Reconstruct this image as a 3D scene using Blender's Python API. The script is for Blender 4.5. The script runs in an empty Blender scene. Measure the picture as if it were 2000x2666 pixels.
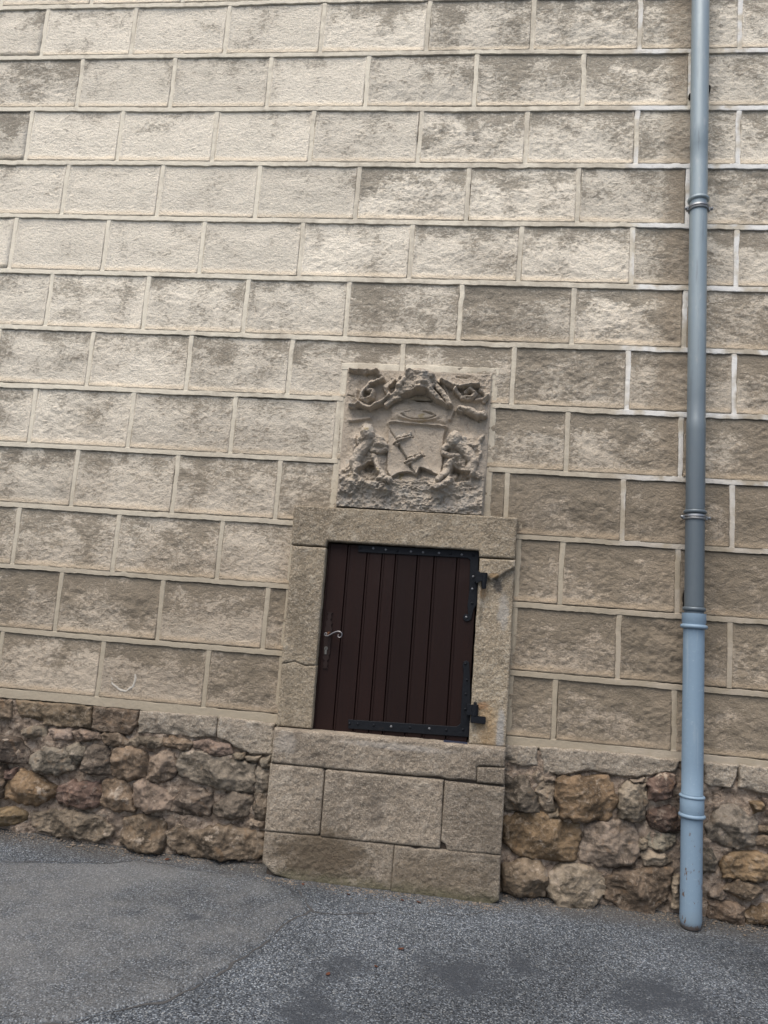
import bpy, bmesh, math, random
import numpy as np
from mathutils import Matrix, Vector

# ------------------------------------------------------------------ camera
scene = bpy.context.scene
COL = scene.collection
cam_data = bpy.data.cameras.new('camera')
cam = bpy.data.objects.new('camera', cam_data)
COL.objects.link(cam)
cam_data.sensor_fit = 'VERTICAL'
cam_data.sensor_height = 36.0
cam_data.lens = 27.0
cam_data.clip_start = 0.05
cam_data.clip_end = 500.0
cam.matrix_world = Matrix(((0.9910, -0.0605, 0.1191, 2.4652),
                           (0.1096, -0.1407, -0.9840, -3.4834),
                           (0.0762, 0.9882, -0.1328, 1.1548),
                           (0, 0, 0, 1)))
scene.camera = cam
scene.render.resolution_x, scene.render.resolution_y = 768, 1024

# ------------------------------------------------------------------ daylight
SUN_EL, SUN_AZ = 62.0, 205.0        # azimuth clockwise from +Y (the wall looks to -Y)
world = bpy.data.worlds.new('World')
scene.world = world
world.use_nodes = True
wn = world.node_tree.nodes
sky = wn.new('ShaderNodeTexSky')
sky.sky_type = 'NISHITA'
sky.sun_disc = False
sky.sun_elevation = math.radians(SUN_EL)
sky.sun_rotation = math.radians(SUN_AZ)
sky.air_density = 1.0
sky.dust_density = 4.0
sky.ozone_density = 1.0
wn['Background'].inputs[1].default_value = 0.125
world.node_tree.links.new(sky.outputs[0], wn['Background'].inputs[0])

sun_data = bpy.data.lights.new('sun', 'SUN')
sun_data.energy = 1.5
sun_data.angle = math.radians(45)
sun_data.color = (1.0, 0.957, 0.875)
sun = bpy.data.objects.new('sun', sun_data)
COL.objects.link(sun)
az, el = math.radians(SUN_AZ), math.radians(SUN_EL)
to_sun = Vector((math.sin(az) * math.cos(el), math.cos(az) * math.cos(el), math.sin(el)))
sun.rotation_euler = to_sun.to_track_quat('Z', 'Y').to_euler()

vs = scene.view_settings
vs.view_transform = 'Standard'
vs.look = 'None'
vs.gamma = 1.0
vs.use_curve_mapping = False
vs.exposure = 0.62

scene.cycles.max_bounces = 5
scene.cycles.diffuse_bounces = 2
scene.cycles.glossy_bounces = 2

# ------------------------------------------------------------------ measured outlines (metres on the wall plane: x along the wall, z up)
SLABS = [('b',[(0.2088,0.6292),(0.3638,0.6268),(0.3732,0.5456),(0.224,0.5321)]),('b',[(0.3778,0.6307),(0.7583,0.6353),(0.7634,0.534),(0.6393,0.5304),(0.4158,0.531)]),('b',[(0.7639,0.6357),(0.9855,0.6372),(0.9825,0.5721),(0.9497,0.5227),(0.8092,0.5278),(0.769,0.5345)]),('l',[(0.989,0.6375),(1.3596,0.6449),(1.359,0.5504),(1.2406,0.5394),(1.1035,0.5395),(0.9904,0.5367)]),('b',[(1.3624,0.6441),(1.6268,0.6385),(1.6295,0.5025),(1.5263,0.4952),(1.4489,0.5182),(1.4142,0.5403),(1.3617,0.5506)]),('l',[(2.6484,0.6425),(2.7922,0.6434),(2.7909,0.5654),(2.7248,0.559),(2.6525,0.5671)]),('l',[(2.7962,0.6453),(3.1502,0.6522),(3.3776,0.6467),(3.3641,0.6011),(3.252,0.5681),(3.1535,0.5535),(3.0233,0.568),(2.8838,0.5344),(2.8172,0.5479)]),('l',[(3.4823,0.6467),(3.6132,0.6494),(3.6127,0.6061),(3.5894,0.5528),(3.5038,0.5482),(3.484,0.5659)]),('l',[(3.6229,0.6523),(3.8198,0.6459),(3.8204,0.5293),(3.6862,0.5429),(3.6184,0.5596),(3.6235,0.6071)])]
STONES = [('d',[(0.2652,0.4607),(0.3352,0.4567),(0.4106,0.4533),(0.4847,0.3978),(0.4851,0.3564),(0.4083,0.3542),(0.2821,0.3525)]),('g',[(0.4279,0.4914),(0.4758,0.5168),(0.533,0.5168),(0.5494,0.4818),(0.477,0.4699)]),('p',[(0.5682,0.5096),(0.6684,0.524),(0.6685,0.4825),(0.6099,0.4563),(0.5558,0.4772)]),('p',[(0.6705,0.5086),(0.7248,0.524),(0.7991,0.5153),(0.8087,0.4852),(0.7311,0.478)]),('b',[(0.8108,0.5112),(0.893,0.524),(0.9512,0.5037),(0.9496,0.4727),(0.8779,0.4685),(0.837,0.4827)]),('l',[(0.9628,0.4996),(1.004,0.524),(1.1028,0.528),(1.1179,0.4937),(1.0814,0.4775),(0.9818,0.4809)]),('b',[(1.1198,0.5296),(1.1625,0.5387),(1.2249,0.519),(1.2476,0.5109),(1.2287,0.4863),(1.1529,0.4817),(1.1261,0.4995)]),('g',[(0.4974,0.3887),(0.568,0.4316),(0.647,0.4339),(0.6923,0.3918),(0.7069,0.3471),(0.6401,0.3226),(0.5323,0.3249),(0.4971,0.3524)]),('g',[(0.6546,0.4398),(0.7061,0.455),(0.7443,0.4431),(0.738,0.3859),(0.718,0.3686),(0.6819,0.4063)]),('d',[(0.7484,0.4332),(0.79,0.4577),(0.8459,0.4578),(0.8753,0.4247),(0.883,0.3438),(0.8282,0.3385),(0.7518,0.3463)]),('b',[(0.8802,0.4508),(0.9557,0.4682),(1.0304,0.4446),(1.0523,0.4009),(1.0477,0.3498),(0.9735,0.3274),(0.8892,0.3393)]),('p',[(1.0709,0.4281),(1.1215,0.4635),(1.1713,0.458),(1.1874,0.414),(1.1771,0.3625),(1.1101,0.3308),(1.0543,0.3404)]),('g',[(1.195,0.4248),(1.2193,0.4728),(1.294,0.4849),(1.4798,0.4573),(1.5525,0.4493),(1.5596,0.3802),(1.5462,0.3293),(1.4822,0.3328),(1.3856,0.3381),(1.2984,0.3494),(1.2041,0.3702)]),('g',[(1.5646,0.4355),(1.6244,0.4463),(1.6237,0.3469),(1.5703,0.3267),(1.5658,0.3709)]),('d',[(1.5684,0.3191),(1.6246,0.3371),(1.6279,0.2243),(1.5672,0.2278)]),('o',[(0.3948,0.2548),(0.4538,0.3173),(0.5304,0.299),(0.6316,0.263),(0.6325,0.2172),(0.537,0.177),(0.463,0.1797),(0.3991,0.1885)]),('r',[(0.6434,0.259),(0.7118,0.2913),(0.8274,0.3028),(0.8546,0.2649),(0.8462,0.2035),(0.76,0.1846),(0.6692,0.1955),(0.6394,0.2281)]),('b',[(0.8548,0.3055),(0.9184,0.327),(0.9834,0.2929),(1.0012,0.2393),(1.0149,0.1956),(0.925,0.1914),(0.8516,0.204)]),('p',[(1.008,0.3156),(1.0495,0.3348),(1.1072,0.3103),(1.1877,0.2733),(1.1775,0.2223),(1.0876,0.2031),(1.0286,0.2171),(1.0061,0.265)]),('d',[(1.196,0.2541),(1.2431,0.3138),(1.3124,0.3208),(1.3576,0.3004),(1.3731,0.2572),(1.3568,0.211),(1.2503,0.2049),(1.1847,0.2131)]),('d',[(1.3884,0.2637),(1.4622,0.3208),(1.5477,0.3146),(1.5565,0.2809),(1.5354,0.2295),(1.4532,0.2062),(1.3932,0.2197)]),('o',[(0.2944,0.1267),(0.4396,0.1467),(0.4984,0.1324),(0.5084,0.103),(0.4501,0.0766),(0.3055,0.0564)]),('l',[(0.5317,0.1358),(0.6348,0.1616),(0.7743,0.1608),(0.8643,0.15),(0.9244,0.1113),(0.9126,0.0752),(0.8448,0.048),(0.6785,0.0503),(0.5468,0.0716)]),('b',[(0.9842,0.1575),(1.0739,0.1817),(1.156,0.1753),(1.1737,0.1177),(1.1624,0.0327),(1.0546,0.0309),(0.9691,0.0613)]),('b',[(1.1803,0.1135),(1.2294,0.1532),(1.3106,0.1469),(1.4563,0.177),(1.5627,0.1686),(1.6208,0.165),(1.6273,0.0734),(1.575,0.0483),(1.4186,0.0361),(1.2589,0.0383),(1.1961,0.0708)]),('l',[(1.4555,0.4851),(1.4976,0.4916),(1.497,0.4715),(1.4626,0.4682)]),('l',[(1.5043,0.4787),(1.5725,0.4887),(1.5587,0.4674),(1.5218,0.4638)]),('g',[(1.579,0.4768),(1.6248,0.4962),(1.6265,0.4515),(1.5872,0.4476)]),('r',[(0.3814,0.3051),(0.4306,0.3202),(0.4286,0.2762),(0.3921,0.2726)]),('l',[(1.5582,0.2122),(1.6159,0.2133),(1.6179,0.1939),(1.5602,0.1928)]),('p',[(1.2572,0.522),(1.3318,0.5341),(1.4194,0.522),(1.4444,0.4891),(1.3816,0.473),(1.2714,0.4929)]),('b',[(0.2869,0.3218),(0.367,0.3243),(0.3876,0.2644),(0.3856,0.2025),(0.3099,0.1744)]),('d',[(2.6555,0.504),(2.7472,0.508),(2.808,0.4051),(2.7994,0.3747),(2.6603,0.3702)]),('l',[(2.7991,0.4833),(2.8236,0.5006),(2.8615,0.4994),(2.8638,0.396),(2.8395,0.3788),(2.8128,0.4105),(2.7926,0.4628)]),('o',[(2.8736,0.5105),(2.9131,0.5293),(3.0824,0.546),(3.1084,0.5141),(3.1304,0.4526),(3.1071,0.4112),(3.0887,0.3752),(2.9603,0.3619),(2.905,0.3708),(2.8874,0.4279),(2.8711,0.4559)]),('l',[(3.148,0.5131),(3.1672,0.5297),(3.2361,0.5317),(3.2471,0.4937),(3.2475,0.3966),(3.2065,0.3802),(3.1375,0.39),(3.1405,0.4439)]),('r',[(3.26,0.5536),(3.2986,0.577),(3.3522,0.5823),(3.3603,0.5537),(3.3445,0.5035),(3.3111,0.4758),(3.2526,0.4723)]),('r',[(3.2591,0.4171),(3.3022,0.4458),(3.3702,0.4479),(3.3916,0.3635),(3.329,0.3521),(3.2705,0.3604),(3.2525,0.3923)]),('o',[(2.6619,0.3408),(2.7844,0.3731),(2.9109,0.3519),(2.976,0.344),(2.9831,0.2913),(2.9666,0.2122),(2.9427,0.1927),(2.8184,0.1912),(2.7431,0.1928),(2.6678,0.2334)]),('l',[(2.9897,0.2533),(3.0108,0.3428),(3.0595,0.3625),(3.1527,0.377),(3.1971,0.3672),(3.2207,0.3166),(3.2252,0.2499),(3.1878,0.2028),(3.0661,0.1895),(2.9968,0.2011)]),('g',[(3.2474,0.3194),(3.3051,0.34),(3.3633,0.3365),(3.3549,0.2878),(3.3165,0.2765),(3.2726,0.2885)]),('l',[(3.2302,0.2457),(3.2587,0.2679),(3.317,0.2599),(3.3562,0.2356),(3.3278,0.2158),(3.2555,0.2126)]),('b',[(2.6701,0.1459),(2.7589,0.1799),(2.8193,0.172),(2.8568,0.1183),(2.8456,0.0404),(2.7615,0.0308),(2.6757,0.0451)]),('l',[(2.8608,0.138),(2.9383,0.1802),(3.0273,0.1756),(3.0723,0.1566),(3.0933,0.1161),(3.0713,0.0519),(3.024,0.0133),(2.8961,0.0176),(2.859,0.0706)]),('b',[(3.0972,0.1451),(3.1642,0.1811),(3.2129,0.177),(3.3088,0.2066),(3.3523,0.2019),(3.3579,0.1694),(3.3268,0.0764),(3.2805,0.0172),(3.194,0.0142),(3.1003,0.0599)]),('l',[(2.8279,0.516),(2.8678,0.5273),(2.8661,0.5098),(2.8285,0.5036)]),('l',[(3.2231,0.3168),(3.2528,0.3008),(3.2488,0.2716),(3.2196,0.2732)]),('l',[(2.7464,0.5229),(2.8015,0.5383),(2.8204,0.5152),(2.7931,0.5026)]),('l',[(3.1864,0.5464),(3.2304,0.558),(3.2456,0.5424),(3.2016,0.5346)]),('l',[(2.8497,0.3749),(2.8842,0.3883),(2.8878,0.3642),(2.8605,0.3589)]),('l',[(3.3629,0.1605),(3.3866,0.1726),(3.3895,0.0509),(3.3608,0.0569)]),('g',[(3.5,0.3904),(3.5527,0.4733),(3.6066,0.4788),(3.6955,0.4301),(3.6813,0.3366),(3.6166,0.3182),(3.501,0.3403)]),('g',[(3.4671,0.2983),(3.5133,0.3032),(3.5351,0.2635),(3.5226,0.2164),(3.469,0.2067)]),('o',[(3.5564,0.2544),(3.6018,0.2899),(3.6855,0.3027),(3.8179,0.2982),(3.8184,0.2115),(3.6867,0.1968),(3.6297,0.2017),(3.5727,0.1916)]),('b',[(3.5733,0.1538),(3.6299,0.1904),(3.6868,0.1817),(3.7098,0.1505),(3.6687,0.1195),(3.5965,0.1338)]),('b',[(3.5096,0.09),(3.559,0.1032),(3.6426,0.0903),(3.6435,0.0232),(3.6286,0.0103),(3.5146,0.0305)]),('o',[(3.6504,0.0725),(3.7254,0.0998),(3.819,0.1032),(3.8194,0.0401),(3.6698,0.03)]),('b',[(3.6995,0.4074),(3.8171,0.4312),(3.8173,0.3969),(3.696,0.3841)]),('b',[(3.6847,0.3675),(3.8173,0.3931),(3.8176,0.3436),(3.6813,0.3328)]),('p',[(3.5163,0.1398),(3.5504,0.155),(3.5737,0.1312),(3.5588,0.1107),(3.5131,0.1093)]),('o',[(3.6678,0.5044),(3.7138,0.5052),(3.7255,0.4794),(3.6836,0.4673)]),('p',[(3.7213,0.5176),(3.8166,0.5157),(3.8169,0.4619),(3.7371,0.4613)])]
BASE = [[(1.6428,0.4752),(1.8729,0.4771),(1.8809,0.4663),(1.8822,0.2117),(1.8725,0.2021),(1.6436,0.1979)],[(1.8878,0.4691),(1.898,0.4748),(2.3956,0.4813),(2.3988,0.2058),(1.8904,0.1993)],[(2.4027,0.478),(2.6545,0.4759),(2.6513,0.2072),(2.4332,0.1997),(2.4212,0.2264),(2.4024,0.2341)],[(2.5358,0.5481),(2.6502,0.5546),(2.6524,0.4908),(2.5374,0.4873)],[(1.6443,0.1912),(1.88,0.1975),(2.2045,0.1953),(2.2064,0.015),(2.1051,0.01),(1.8273,0.0015),(1.6977,0.0264),(1.6473,0.0671)],[(2.2093,0.1958),(2.2698,0.1958),(2.2977,0.1884),(2.3244,0.1978),(2.6515,0.2027),(2.6546,0.0277),(2.6063,0.0019),(2.2082,0.0088)]]
SILL = [(1.6423,0.6287),(2.6511,0.6376),(2.65,0.5592),(2.5335,0.5532),(2.5358,0.4912),(2.469,0.4912),(2.4283,0.4845),(2.3797,0.493),(2.2765,0.4869),(2.1024,0.4832),(1.8833,0.4795),(1.6423,0.4807)]
STRAPT = [(1.9403,1.4623),(2.4879,1.4714),(2.49,1.3777),(2.4932,1.2329),(2.4796,1.2115),(2.4721,1.1668),(2.4624,1.1579),(2.449,1.1549),(2.4362,1.1641),(2.4354,1.1776),(2.4436,1.1884),(2.4573,1.186),(2.4516,1.223),(2.4556,1.2915),(2.4513,1.4288),(2.4384,1.4376),(1.9428,1.4307)]
STRAPB = [(1.9588,0.6856),(2.4372,0.6987),(2.453,0.7126),(2.4509,0.8538),(2.4526,0.9336),(2.4461,0.963),(2.4498,0.9787),(2.4629,0.9858),(2.4748,0.9788),(2.4816,0.9227),(2.4925,0.7981),(2.495,0.6597),(1.962,0.6473)]
RIVT = [(1.9506,1.4491),(2.0106,1.4517),(2.0678,1.4499),(2.1207,1.4478),(2.183,1.4485),(2.238,1.4487),(2.3101,1.4507),(2.3619,1.4514),(2.4122,1.4507),(2.465,1.4515),(2.4695,1.3553),(2.4687,1.3005),(2.4711,1.2379),(2.4493,1.1738)]
RIVB = [(1.9658,0.6689),(2.0028,0.6709),(2.0741,0.6721),(2.1512,0.6726),(2.2344,0.6769),(2.3192,0.6794),(2.3929,0.6809),(2.4659,0.6883),(2.4704,0.7769),(2.4685,0.8412),(2.4694,0.9021),(2.4584,0.971)]
PIN = [(2.4935,1.3719),(2.5288,1.3723),(2.5295,1.3369),(2.4978,1.3346),(2.5074,1.3319),(2.5297,1.3335),(2.5278,1.3082),(2.5088,1.3082),(2.4944,0.8003),(2.5255,0.8017),(2.5268,0.7575),(2.4971,0.7549),(2.5547,0.7548),(2.5563,0.7277),(2.4989,0.7258),(2.5037,0.8109),(2.5182,0.8122)]
GROOVES = [1.8929,1.983,2.053,2.1143,2.2132,2.2893,2.3922]
PLATE = [(1.8316,1.1503),(1.8381,0.899),(1.8543,1.0527),(1.8318,0.9871)]
HANDLE = [(1.8352,1.0488),(1.8387,1.0524),(1.8348,1.0564),(1.8287,1.0544),(1.8276,1.0486),(1.8348,1.044),(1.8435,1.0448),(1.854,1.051),(1.8675,1.0598),(1.8797,1.0654),(1.889,1.0676),(1.8986,1.0661),(1.9054,1.0604),(1.9068,1.0529),(1.9043,1.0454),(1.8975,1.0418),(1.891,1.0444),(1.8893,1.0495),(1.8926,1.0525),(1.896,1.0502)]
ARMS = {'quad':[(1.8246,2.2933),(2.5016,2.2856),(2.4962,1.6395),(1.8226,1.6344)],'hat':[(2.07,2.2599),(2.1253,2.2891),(2.2296,2.2852),(2.2634,2.2438),(2.2401,2.2054),(2.3222,2.1294),(2.3073,2.1224),(2.2175,2.1592),(2.1854,2.1737),(2.113,2.1705),(2.0781,2.1503),(2.0285,2.116),(2.0113,2.1366),(2.0485,2.1972)],'void':[(2.1186,2.1654),(2.148,2.1908),(2.2046,2.1959),(2.2437,2.1524),(2.1769,2.1483)],'helm':[(2.0337,2.1163),(2.0837,2.1452),(2.218,2.1512),(2.3229,2.1189),(2.3124,2.0446),(2.1686,2.0456),(2.036,2.0525)],'shield':[(2.0343,2.0408),(2.0598,2.0473),(2.1689,2.0419),(2.3078,2.0365),(2.2987,1.981),(2.3018,1.8562),(2.2956,1.7964),(2.2569,1.8072),(2.2254,1.8209),(2.1992,1.8299),(2.1869,1.7877),(2.1601,1.8044),(2.1394,1.8084),(2.1042,1.7987),(2.0701,1.7734),(2.044,1.8109),(2.0382,1.9206),(2.0384,1.9997)],'bend':[(2.044,2.0147),(2.0763,1.9646),(2.1419,1.9863),(2.1934,1.9129),(2.2616,1.8126),(2.2304,1.8212),(2.2043,1.8302),(2.1867,1.7903)],'crown1':[(2.0678,1.9405),(2.0763,1.9646),(2.0881,1.9799),(2.1044,1.9702),(2.1134,1.9886),(2.1294,1.9804),(2.1457,2.0049),(2.1545,1.9685),(2.109,1.9426),(2.0898,1.9232)],'crown2':[(2.1247,1.8544),(2.1396,1.8761),(2.1542,1.8873),(2.1726,1.8805),(2.1817,1.8977),(2.1972,1.8948),(2.2063,1.911),(2.2146,1.8879),(2.1768,1.8573),(2.1449,1.8373)],'lhead':[(1.9336,2.0264),(1.9613,2.0065),(1.9532,1.9769),(1.9928,1.971),(2.0305,1.9544),(2.046,1.921),(2.0301,1.8912),(1.9685,1.8828),(1.9161,1.8879),(1.8872,1.9207),(1.884,1.9602),(1.9179,1.9937)],'lsil':[(1.931,2.0262),(1.976,1.986),(2.0384,1.9521),(2.0448,1.8006),(2.0718,1.7501),(2.085,1.7121),(1.961,1.7178),(1.8383,1.6951),(1.8264,1.7727),(1.8632,1.8325),(1.8892,1.897),(1.8735,1.9597)],'rsil':[(2.2997,1.9654),(2.4019,1.9966),(2.4737,1.9794),(2.4624,1.9166),(2.4887,1.8098),(2.4359,1.7709),(2.3664,1.7567),(2.288,1.7213),(2.2289,1.7694),(2.298,1.7991),(2.2984,1.908)],'lbody':[(1.9156,1.8931),(1.9898,1.876),(2.0016,1.8583),(1.9607,1.8508),(1.9168,1.8144),(1.8775,1.786),(1.8338,1.7784),(1.8684,1.8327)],'lleg':[(1.9855,1.8653),(2.0169,1.8617),(2.0261,1.8099),(2.0673,1.7758),(2.064,1.7523),(2.0079,1.7777),(1.9914,1.8237)],'lhollow':[(1.9147,1.809),(1.9609,1.8482),(1.9844,1.8469),(2.0152,1.7833),(1.9992,1.7564),(1.9576,1.7592),(1.9086,1.7878)],'lcrust':[(1.8273,1.7623),(1.8779,1.7808),(1.9146,1.7777),(1.958,1.754),(2.0309,1.7478),(2.0848,1.7146),(2.0648,1.7073),(2.0027,1.7124),(1.949,1.7379),(1.8963,1.6855),(1.8378,1.7002)],'rhead':[(2.2975,1.9601),(2.3417,1.9858),(2.4029,1.981),(2.4542,1.968),(2.4687,1.9792),(2.4558,1.9421),(2.4025,1.9057),(2.3004,1.9159)],'rbody':[(2.2957,1.9104),(2.4023,1.9082),(2.4369,1.9204),(2.4291,1.8838),(2.4071,1.831),(2.3817,1.8347),(2.3347,1.858),(2.3081,1.8773)],'rleg':[(2.3001,1.8821),(2.3347,1.858),(2.3236,1.7954),(2.2797,1.7697),(2.2951,1.8041)],'rhollow':[(2.3505,1.8485),(2.387,1.8299),(2.4278,1.8218),(2.425,1.7857),(2.3653,1.7746),(2.3336,1.796)],'rarm':[(2.3501,1.8149),(2.361,1.8026),(2.3313,1.7547),(2.288,1.7213),(2.2468,1.7318),(2.2235,1.7743),(2.2854,1.7598),(2.3199,1.7746)],'rlimb':[(2.4247,1.8732),(2.451,1.854),(2.4784,1.8144),(2.4689,1.8061),(2.4319,1.8375)],'blob':[(2.3559,2.123),(2.4096,2.1202),(2.4399,2.1242),(2.4795,2.0972),(2.443,2.0719),(2.4115,2.0887)],'ridges':[[(1.8355,2.291),(1.915,2.2915),(1.9683,2.2855)],[(1.9683,2.2855),(1.9922,2.2486),(1.937,2.2139),(1.8984,2.1692),(1.9111,2.1429),(1.9463,2.1632),(1.9518,2.193),(1.9341,2.1842)],[(1.8503,2.1133),(1.8921,2.1179),(1.9457,2.1043),(2.0005,2.1415),(2.0349,2.1698)],[(2.0216,2.2068),(2.0756,2.2547),(2.1229,2.2863)],[(1.8704,2.1895),(1.8682,2.1517),(1.8914,2.1259)],[(2.2678,2.2546),(2.2997,2.2399),(2.3419,2.2231),(2.3281,2.1986)],[(2.3724,2.227),(2.4074,2.2391),(2.451,2.2357)],[(2.3801,2.1849),(2.4115,2.1731),(2.4224,2.2026),(2.3989,2.2122)],[(2.4319,2.1713),(2.4671,2.1782),(2.4915,2.1951)],[(2.2623,2.2597),(2.2915,2.2076),(2.3274,2.1296)],[(2.0395,2.041),(2.1121,2.0413),(2.1743,2.038),(2.3054,2.0348)],[(2.3205,2.0766),(2.3358,2.1168)],[(1.856,2.044),(1.8975,2.0513),(1.9441,2.0588)]],'slots':[[(1.9702,2.2612),(1.994,2.2595)],[(2.0268,2.207),(2.0577,2.2137)],[(2.3358,2.2788),(2.382,2.2785)],[(1.9,2.1504),(1.9214,2.146)],[(1.8557,2.1109),(1.9514,2.0992),(1.9716,2.1081)],[(2.3911,2.1722),(2.4166,2.1717)],[(2.3639,2.1181),(2.4167,2.0864),(2.448,2.0721)],[(2.0882,2.0842),(2.1257,2.0674),(2.1725,2.0643),(2.2236,2.0694),(2.2511,2.0812)],[(2.1029,2.0955),(2.1386,2.104),(2.1904,2.1022),(2.2376,2.0911)],[(1.8297,2.1689),(1.8621,2.1622)],[(2.0428,2.0104),(2.0738,1.9634)],[(2.0949,1.9235),(2.1378,1.8656)],[(2.1555,1.8327),(2.1896,1.7853)],[(2.0682,1.9352),(2.1088,1.9452),(2.1559,1.9712)],[(2.1289,1.8468),(2.1768,1.8573),(2.2158,1.8854)],[(2.0771,1.9541),(2.1177,1.964),(2.1476,1.9787)],[(2.1352,1.8654),(2.1704,1.8751),(2.2049,1.8952)]],'limbs':[([(1.9183,1.7962),(1.8963,1.8421),(1.9208,1.8934),(1.9586,1.9428)],0.026,0.016),([(1.9476,1.9819),(1.9537,1.9716)],0.034,0.022),([(1.9638,1.9431),(2.0052,1.9452),(2.0353,1.9257)],0.014,0.022),([(1.9723,1.9014),(2.0089,1.898),(2.0341,1.9072)],0.013,0.02),([(1.9185,1.7935),(1.9669,1.7728),(2.0186,1.7731),(2.063,1.7652)],0.017,0.014),([(1.9851,1.8705),(2.0072,1.8193),(2.0387,1.7794)],0.015,0.02),([(1.8883,1.8443),(1.8545,1.811),(1.8307,1.7834),(1.8242,1.7988)],0.01,0.012),([(1.8892,1.9605),(1.887,1.9233),(1.8996,1.8976)],0.012,0.02),([(1.9266,2.0154),(1.9527,2.0167)],0.012,0.018),([(1.977,1.9728),(2.0152,1.951)],0.013,0.024),([(2.4277,1.8244),(2.4374,1.8713),(2.4067,1.9188),(2.359,1.9528)],0.026,0.016),([(2.3474,1.9756),(2.3456,1.9651)],0.034,0.022),([(2.3546,1.9421),(2.3192,1.9403),(2.2999,1.9237)],0.014,0.022),([(2.3677,1.896),(2.3273,1.8939),(2.3011,1.9055)],0.013,0.02),([(2.3342,1.8657),(2.3197,1.8158),(2.2866,1.7804)],0.015,0.02),([(2.4222,1.8318),(2.4638,1.8084)],0.014,0.014),([(2.3556,1.8075),(2.3256,1.7646),(2.2814,1.7441)],0.016,0.014),([(2.4451,1.8691),(2.4674,1.9168),(2.4542,1.968),(2.4725,2.0002)],0.01,0.012),([(2.3879,1.9777),(2.4048,1.9499)],0.013,0.02),([(1.9924,2.2459),(1.9462,2.2305),(1.9048,2.1883),(1.8955,2.1529),(1.9221,2.1369),(1.9532,2.1555),(1.9525,2.185),(1.9311,2.1894)],0.011,0.01),([(1.8529,2.1134),(1.897,2.1218),(1.9455,2.1069),(1.9908,2.1304),(2.0299,2.1669),(2.0084,2.2089),(2.0447,2.2481)],0.012,0.01),([(1.8359,2.2856),(1.9053,2.2802),(1.963,2.2852),(1.9805,2.2643)],0.01,0.006),([(2.2733,2.2495),(2.3187,2.2247),(2.3724,2.227),(2.4383,2.2362)],0.011,0.01),([(2.3351,2.2095),(2.3655,2.1737),(2.409,2.1714),(2.4294,2.1966),(2.4063,2.2168),(2.3842,2.202)],0.011,0.01),([(2.3612,2.1206),(2.4101,2.1123),(2.4468,2.093),(2.4744,2.0969)],0.016,0.01),([(2.4497,2.2144),(2.4871,2.1843),(2.4681,2.1624)],0.01,0.008),([(2.1168,2.2618),(2.1678,2.2773),(2.2209,2.2607)],0.02,0.03),([(2.0786,2.2146),(2.1074,2.248)],0.016,0.026),([(2.2328,2.2371),(2.2772,2.191),(2.3168,2.1344)],0.012,0.022),([(2.0773,2.1609),(2.0421,2.1434),(2.0203,2.121)],0.012,0.02)],'ell':[(2.1711,2.0828),(2.2562,2.0814),(2.1695,2.1055)]}
PATCH = [(-0.134,-0.558),(0.579,-0.292),(0.954,-0.162),(1.093,-0.077),(1.417,-0.102),(1.68,-0.129),(1.834,-0.19),(1.92,-0.369),(1.875,-0.456),(1.84,-0.662),(1.792,-0.812),(1.746,-0.938),(1.702,-1.047),(1.662,-1.133),(1.59,-1.195),(1.518,-1.262),(1.45,-1.326),(1.287,-1.389),(0.78,-1.504)]
CRACK = [(1.92,-0.369),(1.977,-0.38),(2.066,-0.37),(2.194,-0.315),(2.256,-0.307),(2.38,-0.246),(2.499,-0.251),(2.638,-0.143)]
STAINS = [((1.527,-0.57),0.05),((2.52,-0.735),0.22),((2.717,-0.624),0.12),((2.065,-1.097),0.2),((3.183,-0.692),0.2),((2.119,-0.802),0.15),((3.071,-0.771),0.12)]
LEAVES = [(1.234,0.009),(1.211,-0.05),(1.058,-0.202),(0.903,0.097),(2.039,-0.174),(1.84,-0.131),(2.082,-0.856),(2.225,-0.758),(2.262,-0.165),(2.329,-0.169),(2.297,-0.61),(3.096,0.075)]
DUST = [(1.316,-0.473),(1.099,-0.836),(1.5,-0.808)]
SCRAPE = [(0.8281,0.7768),(0.8378,0.7459),(0.8691,0.7223),(0.9059,0.717),(0.9372,0.7365),(0.9462,0.7815),(0.9389,0.8126)]
HOLES = [(3.351,3.7051),(3.4476,3.7468),(3.3855,1.3198)]
PIPEZ = {'seam1':3.389,'br1':3.125,'br1b':3.093,'seam2':2.099,'seam3':1.926,'br2':1.69,'br2b':1.674,'tr':1.277,'trb':1.209,'s1':0.516,'s2':0.441,'bot':0.018}
CRACKW = [(1.9121,3.9462),(1.9096,3.9015),(1.8861,3.8253),(1.9003,3.7617),(1.9298,3.7111),(1.9403,3.6482)]

random.seed(7)
RNG = np.random.default_rng(7)

# ------------------------------------------------------------------ numpy noise
def _hash(ix, iy, iz):
    n = (ix.astype(np.int64) * 374761393 + iy.astype(np.int64) * 668265263 + iz.astype(np.int64) * 2147483647) & 0xffffffff
    n = ((n ^ (n >> 13)) * 1274126177) & 0xffffffff
    n = ((n ^ (n >> 16)) * 2246822519) & 0xffffffff
    return ((n ^ (n >> 15)) & 0xffffff) / float(0xffffff)

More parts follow.
